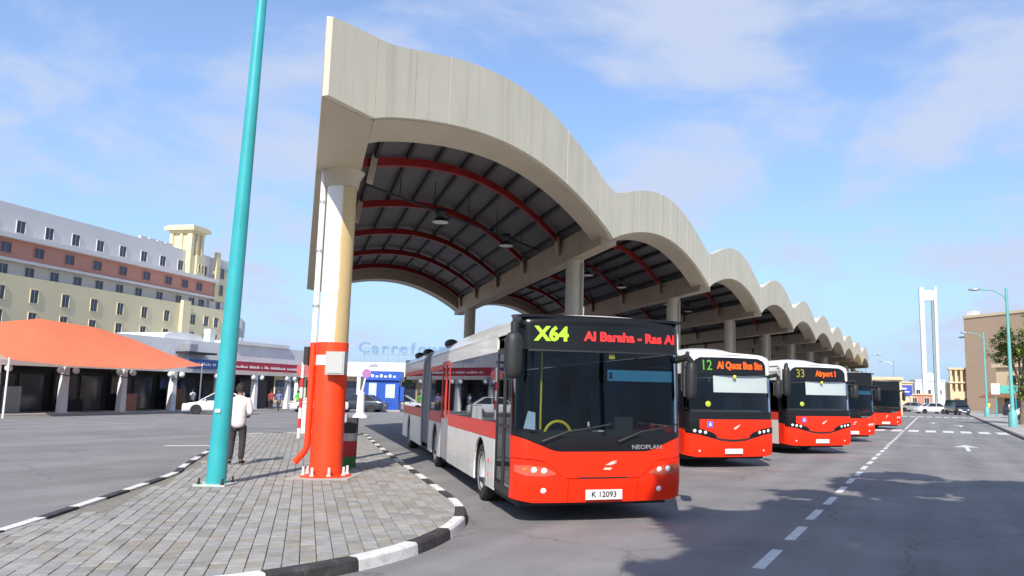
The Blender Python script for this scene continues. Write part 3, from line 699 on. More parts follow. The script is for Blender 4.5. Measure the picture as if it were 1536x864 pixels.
def make_bus_a(label, route, dest, lit=True, artic=True, plate='K 12093', detail=True, blue=True, group='red and white city buses in the station bays'):
    """dark-topped city bus with a curved red nose; articulated when artic"""
    b = thing('articulated_bus' if artic else 'city_bus', label, 'bus', group=group)
    S = Shape(2.92)
    red, blk = M['bus_red'], M['bus_black']
    ztop = lambda x: pw(abs(x), [(0.66,0.985),(0.74,1.0),(1.10,1.145),(1.275,1.20)])
    zlow = lambda x: pw(abs(x), [(0,0.29),(1.0,0.29),(1.275,0.34)])
    # nose: hood, three-piece bumper
    S.patch('hood_panel', red, b, -W, W, lambda x: pw(abs(x), [(0.55,0.622),(0.62,0.66),(0.80,0.84),(1.0,0.88),(1.275,0.90)]), ztop, 0.0, 0.04, 48, 5)
    S.patch('bumper_center', red, b, -0.512, 0.512, 0.29, lambda x: 0.612, 0.022, 0.07, 24, 6)
    S.patch('grille_slot', M['bus_trim'], b, -0.36, 0.36, lambda x: 0.618, lambda x: 0.636, 0.006, 0.03, 12, 1)
    for sg in (-1, 1):
        zc_top = lambda x: pw(abs(x), [(0.52,0.612),(0.62,0.65),(0.80,0.83),(1.0,0.87),(1.275,0.89)])
        S.patch('bumper_corner', red, b, *sorted((sg*0.52, sg*W)), zlow, zc_top, 0.020, 0.07, 26, 7)
        hl = S.patch('headlamp', M['lamp_house'], b, *sorted((sg*0.70, sg*1.25)), lambda x: pw(abs(x), [(0.70,0.675),(0.85,0.65),(1.1,0.66),(1.25,0.71)]), lambda x: pw(abs(x), [(0.70,0.70),(0.85,0.775),(1.05,0.80),(1.25,0.80)]), 0.026, 0.02, 14, 4)
        for xx in (0.86, 1.00): disc(hl, 'lamp_lens', M['lamp_lens'], S, sg*xx, 0.725-(xx-0.86)*-0.08, 0.048, 0.03, 0.45)
        disc(hl, 'indicator_lens', M['amber'], S, sg*1.13, 0.745, 0.03, 0.028, 0.35)
        f = disc(b, 'fog_lamp', M['chrome'], S, sg*0.86, 0.455, 0.062, 0.022, 0.15); disc(f, 'lamp_lens', M['led_white'], S, sg*0.86, 0.455, 0.045, 0.026, 0.4)
    # number plate
    pl = MB().box(-0.27,0.27,S.y(0,0.4)-0.055,S.y(0,0.4)-0.04,0.33,0.465).build('number_plate', M['plate'], b)
    if plate: link('plate_text', text_mesh('plate_text', plate, 0.11, M['ink'], 0.002, 0.002, 1.0), pl, (0.0, S.y(0,0.4)-0.057, 0.398))
    # emblem: two pale wing strokes
    em = poly_on(b, 'emblem', M['pale_emblem'], S, [(0.02,0.80),(0.13,0.855),(0.20,0.86),(0.14,0.825),(0.20,0.83),(0.10,0.80)], 0.012)
    poly_on(em, 'emblem_mark', M['pale_emblem'], S, [(-0.01,0.735),(0.10,0.735),(0.12,0.765),(0.01,0.765)], 0.012)
    # black mask below the glass, windscreen, black header
    zg = lambda x: pw(abs(x), [(0,1.20),(0.7,1.20),(1.275,1.26)])
    S.patch('lower_mask', blk, b, -W, W, lambda x: ztop(x)+0.006, zg, 0.004, 0.04, 40, 3)
    lettering(b, 'badge_lettering', 'NEOPLAN', 0.085, M['grey_letter'], S, 0.66, 1.045, 0.002, 1.25)
    S.patch('windscreen', MATS['windscreen_glass'], b, -W, W, lambda x: zg(x)+0.004, 2.40, 0.0, 0.012, 44, 14)
    S.patch('header', blk, b, -W, W, 2.406, 2.92, 0.006, 0.05, 44, 14)
    S.patch('header_lip', M['bus_trim'], b, -1.1, 1.1, 2.385, 2.407, 0.014, 0.03, 24, 1)
    for xx in (-0.9, 0.2):
        wp = MB().tube([(xx,S.y(xx,1.1)-0.03,1.12),(xx+0.35,S.y(xx+.35,1.22)-0.05,1.26),(xx+0.78,S.y(xx+.78,1.3)-0.05,1.33)], [0.022,0.016,0.012], 6).build('wiper', M['bus_trim'], b, True)
        MB().tube([(xx+0.28,S.y(xx+.3,1.3)-0.03,1.235),(xx+1.0,S.y(xx+1,1.36)-0.03,1.37)], 0.012, 6).build('wiper_blade', M['bus_trim'], wp)
    if route:
        lettering(b, 'route_number', route, 0.275, M['led_lime'], S, -0.77, 2.625, 0.012, 1.0)
        lettering(b, 'destination_text', dest, 0.182, M['led_red'], S, 0.43, 2.61, 0.008, 1.08)
    # sun blind, sticker and dash behind the glass
    if blue:
        poly_on(b, 'sun_blind', M['blue_shade'], S, [(0.08,1.985),(1.14,1.985),(1.14,2.145),(0.08,2.145)], -0.07)
        poly_on(b, 'blind_bracket', M['ink'], S, [(0.10,2.02),(0.15,2.02),(0.15,2.11),(0.10,2.11)], -0.06)
        poly_on(b, 'warning_sticker', M['yellow'], S, [(0.09,2.30),(0.18,2.30),(0.18,2.38),(0.09,2.38)], -0.03)
    MB().prism([(-1.16,0.42,0.95),(-1.16,0.42,1.24),(-1.16,0.62,1.27),(-1.16,0.95,1.08),(-1.16,0.95,0.95)], (2.32,0,0)).build('dashboard', M['interior'], b)
    g = []
    for i in range(13):
        a = math.pi*i/12; g.append((-0.56-0.20*math.cos(a), 0.46, 1.18+0.21*math.sin(a)))
    MB().tube(g, 0.022, 8).build('grab_rail', M['yellow'], b, True)
    if detail:
        MB().cyl((-0.78,0.62,1.2),(-0.78,0.62,2.4),0.016,n=8).build('grab_pole', M['yellow'], b)
        MB().box(0.30,0.80,1.1,1.55,0.5,1.2).prism([(0.30,1.5,1.2),(0.80,1.5,1.2),(0.80,1.68,1.95),(0.30,1.68,1.95)], (0,0.1,0)).build('driver_seat', M['seat'], b)
        MB().box(0.05,1.18,1.85,1.88,0.5,2.0).build('cab_partition', M['interior'], b)
        MB().box(0.34,0.62,0.50,0.58,1.24,1.46).build('ticket_machine', M['interior'], b)
        poly_on(b, 'white_notice', M['plate'], S, [(-0.24,1.335),(-0.21,1.335),(-0.21,1.40),(-0.24,1.40)], -0.02)
        poly_on(b, 'white_notice', M['plate'], S, [(-0.17,1.262),(0.0,1.262),(0.0,1.282),(-0.17,1.282)], -0.02)
        poly_on(b, 'pale_panel', M['kiosk_pale'], S, [(-1.14,1.30),(-0.98,1.28),(-0.98,1.52),(-1.08,1.54)], -0.05)
    Lf = 10.3 if artic else 11.9
    secs = [(0.30, Lf)] + ([(12.0, 17.9)] if artic else [])
    whs = [2.75, 9.0, 15.7] if artic else [2.75, 8.9]
    # sides
    for sx in (-1, 1):
        cr = M['bus_cream']
        for si, (a, e) in enumerate(secs):
            y0 = a
            if si == 0 and sx == -1:
                # front entrance: two glazed leaves in a black frame
                for j, (d0, d1) in enumerate(((0.33, 0.90), (0.92, 1.49))):
                    dr = MB()
                    X = sx*(W-0.004)
                    for (p0, p1, z0, z1) in ((d0,d0+0.05,0.34,2.46),(d1-0.05,d1,0.34,2.46),(d0+0.05,d1-0.05,0.34,0.45),(d0+0.05,d1-0.05,2.38,2.46),(d0+0.05,d1-0.05,1.28,1.33)): dr.box(*sorted((X,X-sx*0.04)),p0,p1,z0,z1)
                    dd = dr.build('door_leaf', M['bus_trim'], b)
                    for z0, z1 in ((0.45,1.28),(1.33,2.38)): MB().box(*sorted((X-sx*0.015,X-sx*0.025)),d0+0.05,d1-0.05,z0,z1).build('door_glass', MATS['side_glass'], dd)
                y0 = 1.51
            segs = [(y0, e)]
            if si == 0 and sx == -1 and artic: segs = [(1.51, 6.72), (7.98, e)]
            for (p, q) in segs:
                side_panel('skirt_panel', cr, b, sx, p, q, 0.31, 1.075, whs)
                side_panel('stripe_panel', M['bus_red_dull'], b, sx, p, q, 1.08, 1.325)
                side_panel('cant_panel', cr if sx == 1 or not artic else M['bus_cream'], b, sx, p, q, 2.42, 2.70)
                npn = max(1, round((q-p)/1.55)); st = (q-p)/npn
                glass_row(b, sx, [(p+i*st, p+(i+1)*st) for i in range(npn)], 1.33, 2.415, MATS['side_glass'])
                pil = MB()
                for i in range(npn+1):
                    yy = min(max(p+i*st, p+0.035), q-0.035); pil.box(*sorted((sx*(W-0.016),sx*(W-0.06))), yy-0.035, yy+0.035, 1.326, 2.419)
                pil.build('window_pillars', M['bus_trim'], b)
                if artic and p > 5: side_panel('window_top_stripe', M['bus_red_dull'], b, sx, p+0.01, q-0.01, 2.30, 2.415, off=0.002, th=0.012)
            if si == 0 and sx == -1 and artic:
                for j, (d0, d1) in enumerate(((6.74, 7.34), (7.36, 7.96))):
                    X = sx*(W-0.004); dr = MB()
                    for (p0, p1, z0, z1) in ((d0,d0+0.06,1.20,2.46),(d1-0.06,d1,1.20,2.46),(d0+0.06,d1-0.06,2.38,2.46)): dr.box(*sorted((X,X-sx*0.04)),p0,p1,z0,z1)
                    dd = dr.build('door_leaf', M['bus_red_dull'], b)
                    MB().box(*sorted((X,X-sx*0.04)),d0,d1,0.33,1.20).build('door_panel', M['bus_grey'], dd)
                    MB().box(*sorted((X-sx*0.015,X-sx*0.025)),d0+0.06,d1-0.06,1.205,2.38).build('door_glass', MATS['side_glass'], dd)
                side_panel('cant_panel', cr, b, sx, 6.73, 7.97, 2.47, 2.70)
        # corner post filling between the rounded nose and the side
        MB().prism([(sx*W, S.y(W,0.6)+0.0, 0.34),(sx*W, 0.325, 0.34),(sx*W, 0.325+0.09, 1.2),(sx*W, S.y(W,1.2), 1.2)], (-sx*0.05,0,0)).build('corner_post', red, b)
        MB().prism([(sx*W, S.y(W,1.21), 1.205),(sx*W, 0.345+0.07, 1.205),(sx*W, 0.46, 2.70),(sx*W, S.y(W,2.70), 2.70)], (-sx*0.03,0,0)).build('corner_post', blk, b)
        for yw in whs:
            arch_liner(b, yw, sx); wheel(b, yw, sx*(W-0.18), sx=sx)
    mk_ = M['bus_red']
    for (yy, zz) in ((1.95,0.72),(1.95,0.5)): MB().cyl((-W-0.006,yy,zz),(-W+0.01,yy,zz),0.035,n=10).build('side_reflector', mk_, b)
    # roofs, tail, floor
    for (a, e) in secs:
        roof(b, M['bus_cream'], 'roof', a+0.0 if a < 1 else a, e, 2.88, 2.70)
        MB().box(-W+0.05,W-0.05,a+0.1,e-0.02,0.30,0.36).build('floor', M['interior'], b)
        MB().box(-W+0.06,W-0.06,a+0.35,e-0.05,2.60,2.63).build('headlining', M['interior'], b)
    mb = MB().slab(lambda u, v: (lerp(-W,W,u)*0.995, 0.16+0.30*v, 2.915-0.02*abs(lerp(-1,1,u))**6+0.0*v), 16, 2, (0,0,-0.04)); mb.build('roof_front_cap', blk, b, True)
    yr = secs[-1][1]
    MB().box(-W,W,yr-0.03,yr+0.03,0.34,1.32).build('tail_panel', M['bus_cream'], b)
    MB().box(-W,W,yr-0.03,yr+0.02,1.325,2.40).build('rear_window', M['bus_black'], b)
    MB().box(-W,W,yr-0.03,yr+0.03,2.405,2.88).build('tail_header', M['bus_cream'], b)
    if artic:
        # bellows: pleated ring between the two sections
        vs = []; n = 24; mb = MB()
        ring = [(-W+0.04,0.42),(-W+0.02,1.4),(-W+0.04,2.55),(-W+0.14,2.82),(-0.6,2.90),(0.6,2.90),(W-0.14,2.82),(W-0.04,2.55),(W-0.02,1.4),(W-0.04,0.42)]
        for i in range(n+1):
            k = 1.0 if i % 2 else 0.955
            for x, z in ring: vs.append((x*k, lerp(10.3,12.0,i/n), 1.5+(z-1.5)*k))
        m_ = len(ring); fs = [(i*m_+j, i*m_+j+1, (i+1)*m_+j+1, (i+1)*m_+j) for i in range(n) for j in range(m_-1)]
        mb.add(vs, fs).build('bellows', M['bellows'], b)
        for yy in (10.32, 11.98):
            hp = MB()
            for (x, z), (x2, z2) in zip(ring, ring[1:]): hp.tube([(x*1.015,yy,z),(x2*1.015,yy,z2)], 0.035, 6)
            hp.build('bellows_hoop', M['bus_grey'], b)
    # roof pods
    def pod(y0, y1, x0, x1, h, m, name):
        def fn(u, v):
            a, c = lerp(-1,1,u), lerp(-1,1,v); k = (1-abs(a)**4)*(1-abs(c)**8)
            return (lerp(x0,x1,u), lerp(y0,y1,v), 2.86+h*k**0.6 if k > 0 else 2.86)
        MB().grid(fn, 14, 20).build(name, m, b, True)
    pod(2.2, 8.0, -1.12, 1.12, 0.20, M['bus_white'], 'roof_fairing')
    if artic:
        pod(12.6, 16.5, -1.05, 1.05, 0.18, M['bus_white'], 'roof_fairing')
        for yy in (8.3, 13.0, 15.4): MB().ball((-1.05,yy,2.93),(0.16,0.34,0.11)).build('roof_vent', M['bus_trim'], b, True)
    MB().cyl((0.25,1.9,2.95),(0.25,1.9,3.25),0.008,n=6).build('antenna', M['steel'], b)
    mirror(b, -1, 1.98, 2.62, -0.12, 0.10, 0.13); mirror(b, 1, 1.72, 2.30, 0.04, 0.09, 0.085, 2.30)
    if detail: seats(b, [3.6,4.5,5.4,6.3,8.6,9.4]+([12.8,13.7,14.6,16.4] if artic else []))
    MB().box(-W+0.15,W-0.15,0.45,yr-0.2,0.20,0.299).build('chassis', M['interior'], b)
    return b

def make_bus_b(label, route, rm, dest, group='red and white city buses in the station bays'):
    """white-domed city bus: tall black display, pale sun blind, red nose with a dark smile line"""
    b = thing('city_bus', label, 'bus', group=group)
    S = Shape(2.86, 0.16, 0.20, 0.13, 0.065)
    red, blk, wh = M['bus_red'], M['bus_black'], M['bus_white']
    smile = lambda x: pw(abs(x), [(0,0.70),(0.35,0.725),(0.75,0.83),(1.1,0.93),(1.275,1.0)])
    S.patch('bumper', red, b, -W, W, lambda x: pw(abs(x), [(0,0.28),(1.0,0.28),(1.275,0.33)]), lambda x: smile(x)-0.049, 0.02, 0.06, 44, 8)
    S.patch('smile_trim', M['bus_trim'], b, -W, W, lambda x: smile(x)-0.048, lambda x: smile(x)+0.010, 0.0, 0.04, 44, 1)
    S.patch('hood_panel', red, b, -0.92, W, lambda x: smile(x)+0.012, lambda x: 1.215, 0.012, 0.04, 40, 5)
    S.patch('nose_side', blk, b, -W, -0.925, lambda x: smile(x)+0.006, lambda x: 1.215, 0.008, 0.04, 12, 3)
    for sg in (-1, 1):
        hl = S.patch('headlamp', blk, b, *sorted((sg*0.48, sg*1.26)), lambda x: pw(abs(x), [(0.48,0.775),(0.75,0.815),(1.26,0.88)]), lambda x: pw(abs(x), [(0.44,0.79),(0.58,0.885),(0.85,0.975),(1.26,1.03)]), 0.03, 0.03, 16, 4)
        for i in range(3): disc(hl, 'lamp_lens', M['led_white'], S, sg*(0.78+0.14*i), 0.89+0.02*i, 0.05, 0.032, 0.4)
        disc(b, 'fog_lamp', M['led_white'], S, sg*0.92, 0.43, 0.036, 0.022, 0.3)
    pl = MB().box(-0.25,0.25,S.y(0,0.42)-0.055,S.y(0,0.42)-0.042,0.36,0.485).build('number_plate', M['plate'], b)
    em = poly_on(b, 'emblem', M['pale_emblem'], S, [(0.0,1.0),(0.10,1.05),(0.20,1.10),(0.14,1.03),(0.10,1.0),(0.04,0.96)], 0.022)
    poly_on(b, 'access_sticker', M['blue_sign'], S, [(-0.72,1.02),(-0.58,1.02),(-0.58,1.17),(-0.72,1.17)], 0.022)
    poly_on(b, 'access_symbol', M['plate'], S, [(-0.68,1.05),(-0.62,1.06),(-0.63,1.14),(-0.67,1.13)], 0.026)
    # mask, screen, display
    S.patch('lower_mask', blk, b, -W, W, 1.222, 1.40, 0.004, 0.04, 40, 2)
    S.patch('windscreen', MATS['clear_windscreen_glass'], b, -W, W, 1.405, 2.36, 0.0, 0.012, 44, 10)
    S.patch('display_panel', blk, b, -1.06, 1.06, 2.365, lambda x: pw(abs(x), [(0,2.80),(0.85,2.79),(1.0,2.72),(1.06,2.60)]), 0.012, 0.04, 34, 8)
    S.patch('front_dome', wh, b, -W, W, 2.365, 2.86, 0.0, 0.05, 44, 10)
    lettering(b, 'route_number', route, 0.37, rm, S, -0.70, 2.575, 0.002, 0.85, 0.024)
    lettering(b, 'destination_text', dest, 0.25, M['led_orange'], S, 0.27, 2.585, 0.012, 0.80 if len(dest) > 12 else 0.86, 0.024)
    poly_on(b, 'sun_blind', M['grey_blind'], S, [(-0.50,1.90),(1.16,1.90),(1.16,2.33),(-0.50,2.33)], -0.04)
    disc(b, 'round_sticker', M['yellow_sign'], S, -0.66, 1.60, 0.075, -0.015, 0.02)
    disc(b, 'roof_beacon', M['yellow'], S, 0.10, 2.30, 0.05, 0.01, 0.3)
    MB().prism([(-1.14,0.42,1.0),(-1.14,0.42,1.42),(-1.14,0.7,1.45),(-1.14,0.95,1.2),(-1.14,0.95,1.0)], (2.28,0,0)).build('dashboard', M['interior'], b)
    MB().box(0.35,0.85,1.1,1.2,1.2,2.0).build('driver_seat', M['seat'], b)
    for sx in (-1, 1):
        MB().prism([(sx*W, S.y(W,0.6), 0.34),(sx*W, 0.55, 0.34),(sx*W, 0.55, 0.98),(sx*W, S.y(W,0.98), 0.98)], (-sx*0.05,0,0)).build('corner_post', red, b)
        MB().prism([(sx*W, S.y(W,1.0), 0.99),(sx*W, 0.55, 0.99),(sx*W, 0.55, 2.36),(sx*W, S.y(W,2.36), 2.36)], (-sx*0.03,0,0)).build('corner_post', blk, b)
        MB().prism([(sx*W, S.y(W,2.37), 2.365),(sx*W, 0.55, 2.365),(sx*W, 0.55, 2.66),(sx*W, S.y(W,2.66), 2.66)], (-sx*0.03,0,0)).build('corner_post', wh, b)
        p, q = 0.56, 11.6
        side_panel('skirt_panel', M['bus_cream'], b, sx, p, q, 0.31, 1.075, [2.6, 8.6])
        side_panel('stripe_panel', M['bus_red_dull'], b, sx, p, q, 1.08, 1.325)
        side_panel('cant_panel', wh, b, sx, p, q, 2.365, 2.66)
        glass_row(b, sx, [(p+i*1.58, p+(i+1)*1.58) for i in range(7)], 1.33, 2.36, MATS['side_glass'])
        for yw in (2.6, 8.6): arch_liner(b, yw, sx); wheel(b, yw, sx*(W-0.18), sx=sx)
    roof(b, wh, 'roof', 0.36, 11.6, 2.86, 2.655, crown=0.07)
    def fn(u, v):
        a, c = lerp(-1,1,u), v; k = max(0, 1-abs(a)**3)
        return (lerp(-1.2,0.85,u), lerp(0.45,10.5,v), 2.84+0.24*k**0.7*min(1, (v*12)**0.7)*min(1, (1-v)*12))
    MB().grid(fn, 16, 24).build('roof_fairing', wh, b, True)
    MB().box(-W,W,11.57,11.63,0.34,2.9).build('tail_panel', M['bus_cream'], b)
    MB().box(-W+0.15,W-0.15,0.45,11.4,0.20,0.36).build('chassis', M['interior'], b)
    MB().box(-W+0.06,W-0.06,0.6,11.5,2.58,2.62).build('headlining', M['interior'], b)
    mirror(b, -1, 1.85, 2.78, -0.16, 0.12, 0.13, 2.80); mirror(b, 1, 1.78, 2.26, 0.06, 0.10, 0.10, 2.32)
    return b
def place(b, xl, yl, a=BUSA):
    """put the front left skirt corner (local -W, 0.25) at the given spot"""
    c = Vector((math.cos(a), math.sin(a), 0)); u = Vector((-math.sin(a), math.cos(a), 0))
    p = Vector((xl, yl, 0))+c*W-u*0.22
    b.location = p; b.rotation_euler.z = a
bus1 = make_bus_a('articulated bus showing route X64, standing beside the paved island', 'X64', 'Al Baraha - Ras Al')
place(bus1, -5.45, 10.02, R(41))
bus2 = make_bus_b('white-domed bus with route 12 on its display, beside the X64 bus', '12', M['led_green'], 'Al Quoz Bus Stn'); place(bus2, -5.85, 19.75, R(42.5))
bus3 = make_bus_b('white-domed bus with route 33 and Airport 1 on its display', '33', M['led_dim'], 'Airport 1'); place(bus3, -4.5, 26.4, R(42.5))
bus4 = make_bus_a('dark-topped bus with a blank display and blue blind, beside the route 33 bus', None, None, artic=False, detail=False, plate=None); place(bus4, -4.3, 34.9, R(42.5))
bus5 = make_bus_a('dark-topped bus with no blind, last of the row, beyond the other buses', None, None, artic=False, detail=False, blue=False, plate=None); place(bus5, -3.95, 51.6, R(38))
# ------------------------------------------------------------------ street furniture on the island
lp = thing('lamp_pole', 'tall turquoise lamp pole standing on the paved island', 'lamp pole', (-11.5, 10.5, 0.13), R(23))
MB().lathe([(0.165,0.03),(0.160,0.5),(0.135,3.5),(0.11,6.5),(0.085,9.6),(0.0,9.62)], n=24).build('pole', M['teal'], lp, True)
MB().box(-0.27,0.27,-0.27,0.27,-0.02,0.03).build('base_plate', mat('pale_base_plate', (0.45,0.52,0.46), 0.7, var=0.15, scale=6), lp)
for x in (-0.2,0.2):
    for y in (-0.2,0.2): MB().cyl((x,y,0.03),(x,y,0.13),0.018,n=8).cyl((x,y,0.03),(x,y,0.06),0.034,n=6).build('anchor_bolt', M['dark_metal'], lp)
MB().box(-0.055,0.035,-0.175,-0.150,1.24,1.30).build('white_tag', M['plate'], lp)
MB().tube([(0,0,9.5),(0,0,9.9),(0.3,0,10.25),(1.3,0,10.35)], 0.045, 10).build('arm', M['teal'], lp, True)
MB().ball((1.55,0,10.33),(0.38,0.15,0.09)).build('luminaire', M['steel'], lp, True)
lp.rotation_euler = (R(0.5), R(1.25), R(23))

bn = thing('litter_bin', 'round bin painted grey, red and green behind the orange column foot', 'bin', (-11.85, 14.25, 0.13)); bn.scale = (0.86, 0.86, 0.92)
MB().lathe([(0.0,0.0),(0.24,0.0),(0.25,0.26),(0.245,0.26)], n=24).build('green_base', mat('bin_green_paint', (0.03,0.16,0.04), 0.5, var=0.15), bn, True)
MB().lathe([(0.252,0.262),(0.258,0.62)], n=24).build('red_body', mat('bin_red_paint', (0.42,0.02,0.025), 0.5, var=0.15), bn, True)
MB().lathe([(0.256,0.622),(0.256,0.80),(0.24,0.80)], n=24).build('grey_band', M['steel'], bn, True)
MB().lathe([(0.22,0.80),(0.22,0.98),(0.25,0.98),(0.25,1.02),(0.0,1.06)], n=24).build('lid', M['dark_metal'], bn, True)

rp_ = thing('striped_post', 'thin white post with red bands standing at the island edge', 'post', (-20.3, 21.9, 0.12))
MB().lathe([(0.055,0.0),(0.055,2.6),(0.0,2.62)], n=12).build('post', M['column_white'], rp_, True)
for z in (0.35,1.05,1.75): MB().lathe([(0.058,z),(0.058,z+0.33)], n=12).build('red_band', M['stripe_red'], rp_, True)
MB().lathe([(0.0,-0.02),(0.22,-0.02),(0.22,0.02),(0.0,0.02)], (0,0,2.35), 'Y', 20).build('sign_disc', mat('faded_red_sign', (0.60,0.16,0.17), 0.5, var=0.1), rp_, True).rotation_euler.z = R(60)

cb = thing('concrete_block', 'white painted concrete block beside the orange column foot', 'concrete block', (-22.5, 24.6, 0.10), R(42))
MB().prism([(-0.25,-0.25,0),(0.25,-0.25,0),(0.19,-0.25,1.15),(-0.19,-0.25,1.15)], (0,0.5,0)).build('block', M['white_wall'], cb)
MB().box(-0.20,0.20,-0.24,0.24,1.15,1.19).build('cap', M['concrete'], cb)

cab = thing('utility_cabinet', 'grey utility cabinet with a dark side behind the painted bin', 'cabinet', (-20.5, 24.3, 0.10), R(30)); cab.scale = (0.62, 0.7, 0.85)
MB().box(-0.35,0.35,-0.25,0.25,0.06,0.95).build('body', M['car_silver'], cab)
MB().box(0.36,0.95,-0.25,0.25,0.06,0.80).build('dark_unit', M['dark_metal'], cab)
MB().box(-0.40,1.0,-0.30,0.30,0.0,0.058).build('plinth', M['concrete'], cab)

sp = thing('sign_post', 'white concrete sign post with a round purple disc before the blue kiosk', 'sign', (-35.4, 43.75, 0), R(38))
MB().lathe([(0.0,0.0),(0.50,0.0),(0.45,0.15),(0.27,0.30),(0.23,1.65),(0.10,1.78),(0.0,1.78)], n=18).build('footing', M['white_wall'], sp, True)
MB().cyl((0.05,0,1.7),(0.30,0,3.15),0.06,n=12).build('post', M['column_white'], sp, True)
MB().lathe([(0.0,-0.02),(0.30,-0.02),(0.30,0.02),(0.0,0.02)], (0.28,-0.09,2.95), 'Y', 22).build('sign_disc', mat('purple_sign', (0.42,0.18,0.42), 0.5, var=0.2), sp, True)

# ------------------------------------------------------------------ people
def skin_mesh(name, verts, edges, radii, m, sub=1, root=0):
    me = bpy.data.meshes.new(name); me.from_pydata(verts, edges, [])
    ob = bpy.data.objects.new(name, me); col.objects.link(ob)
    md = ob.modifiers.new('skin', 'SKIN'); md.use_smooth_shade = True; md.branch_smoothing = 0.4
    for i, r in enumerate(radii):
        d = me.skin_vertices[0].data[i]; d.radius = r if isinstance(r, tuple) else (r, r); d.use_root = (i == root)
    sb = ob.modifiers.new('sub', 'SUBSURF'); sb.levels = sub; sb.render_levels = sub
    dg = bpy.context.evaluated_depsgraph_get(); out = bpy.data.meshes.new_from_object(ob.evaluated_get(dg))
    bpy.data.objects.remove(ob); out.materials.clear(); out.materials.append(m); out.name = name
    for p in out.polygons: p.use_smooth = True
    return out
def person(label, loc, rotz, shirt, trousers, h=1.75, pose='still', group=None, sub=1, fingers=False, robe=False):
    p = thing('person', label, 'person', loc, rotz, group)
    k = h/1.75
    J = dict(pel=(0,0,.95), sp=(0,-.015,1.12), ch=(0,-.02,1.32), nk=(0,-.01,1.47), hb=(0,.015,1.55), hd=(0,.025,1.64), cr=(0,.015,1.715))
    if pose == 'still':
        arm = {s: [(s*.185,-.02,1.40),(s*.245,-.055,1.12),(s*.17,.17,1.03),(s*.10,.235,1.02)] for s in (-1,1)}
        leg = {-1: [(-.095,0,.91),(-.115,.03,.50),(-.125,-.03,.085),(-.145,.12,.035)], 1: [(.095,0,.91),(.11,.02,.50),(.105,-.02,.085),(.135,.13,.035)]}
    elif pose == 'walk':
        arm = {-1: [(-.185,0,1.40),(-.23,-.10,1.13),(-.22,.05,.92),(-.21,.09,.84)], 1: [(.185,0,1.40),(.23,.09,1.13),(.22,.22,.95),(.21,.27,.88)]}
        leg = {-1: [(-.095,0,.91),(-.10,.20,.52),(-.10,.22,.10),(-.11,.36,.06)], 1: [(.095,0,.91),(.10,-.02,.50),(.10,-.30,.13),(.11,-.17,.045)]}
    else:
        arm = {s: [(s*.185,0,1.40),(s*.24,-.02,1.12),(s*.235,.06,.88),(s*.225,.08,.79)] for s in (-1,1)}
        leg = {s: [(s*.095,0,.91),(s*.11,.02,.50),(s*.115,-.02,.085),(s*.135,.13,.035)] for s in (-1,1)}
    V, E, Rr = [], [], []
    def add(pt, r, par=None):
        V.append(tuple(c*k for c in pt)); Rr.append(tuple(c*k for c in r) if isinstance(r, tuple) else r*k)
        if par is not None: E.append((par, len(V)-1))
        return len(V)-1
    # body, one continuous surface
    a = add(J['pel'], (.115,.08)); b = add(J['sp'], (.13,.095), a); c = add(J['ch'], (.155,.105), b); n = add(J['nk'], .058, c); d = add(J['hb'], .062, n); e = add(J['hd'], (.078,.095), d); add(J['cr'], (.062,.075), e)
    for s in (-1,1):
        A = arm[s]; i = add(A[0], .058, c); i = add(A[1], .044, i); i = add(A[2], .032, i); i = add(A[3], .034 if not fingers else .030, i)
        if fingers:
            dr = (Vector(A[3])-Vector(A[2])).normalized(); up_ = Vector((0,0,1)); ac = dr.cross(up_).normalized()
            for f, ln in zip((-1.5,-.5,.5,1.5), (.062,.074,.070,.055)):
                base = Vector(A[3])+dr*.035+up_*f*.019; m1 = base+dr*ln*.55-ac*s*.008; m2 = m1+dr*ln*.4-ac*s*.028
                j = add(base, .0095, i); j = add(m1, .009, j); add(m2, .008, j)
            t0 = Vector(A[3])+up_*.034; j = add(t0, .010, i); add(t0+up_*.028+dr*.03, .009, j)
        G = leg[s]; i = add(G[0], .068, a); i = add(G[1], .055, i); i = add(G[2], .040, i); add(G[3], .036, i)
    link('body', skin_mesh('body', V, E, Rr, M['skin'], sub), p)
    # head detail
    MB().ball((0,.02*k,1.645*k),(.088*k,.108*k,.118*k),16,12).ball((0,.135*k,1.625*k),(.014*k,.022*k,.024*k),8,6).ball((-.09*k,.015*k,1.635*k),(.014*k,.026*k,.034*k),8,6).ball((.09*k,.015*k,1.635*k),(.014*k,.026*k,.034*k),8,6).build('head', M['skin'], p, True)
    fc = MB()
    for s in (-1,1): fc.ball((s*.034*k,.116*k,1.655*k),(.016*k,.010*k,.009*k),8,6)
    fc.ball((0,.113*k,1.585*k),(.028*k,.010*k,.008*k),8,6); fc.build('eyes_and_mouth', M['hair'], p)
    hp = []
    mb = MB(); vs = []; nn, mm = 18, 9
    for i in range(mm+1):
        for q in range(nn):
            t = 2*math.pi*q/nn; front = max(0, math.sin(t)); lim = math.pi*(0.66-0.30*front); ph = lim*i/mm
            vs.append((.098*k*math.sin(ph)*math.cos(t), .012*k+.120*k*math.sin(ph)*math.sin(t)*1.0, 1.650*k+.128*k*math.cos(ph)))
    mb.add(vs, [(i*nn+q, (i+1)*nn+q, (i+1)*nn+(q+1) % nn, i*nn+(q+1) % nn) for i in range(mm) for q in range(nn)])
    mb.build('hair', M['hair'], p, True)
    # shirt
    V, E, Rr = [], [], []
    a = add((0,-.005,.74 if pose == 'still' else .86), (.178,.138)); b = add((0,-.012,1.02), (.168,.125), a); c0 = add((0,-.018,1.18), (.178,.130), b); c = add((0,-.02,1.34), (.185,.135), c0); n = add((0,-.008,1.455), (.125,.10), c); n = add((0,0.0,1.505), (.078,.078), n); 
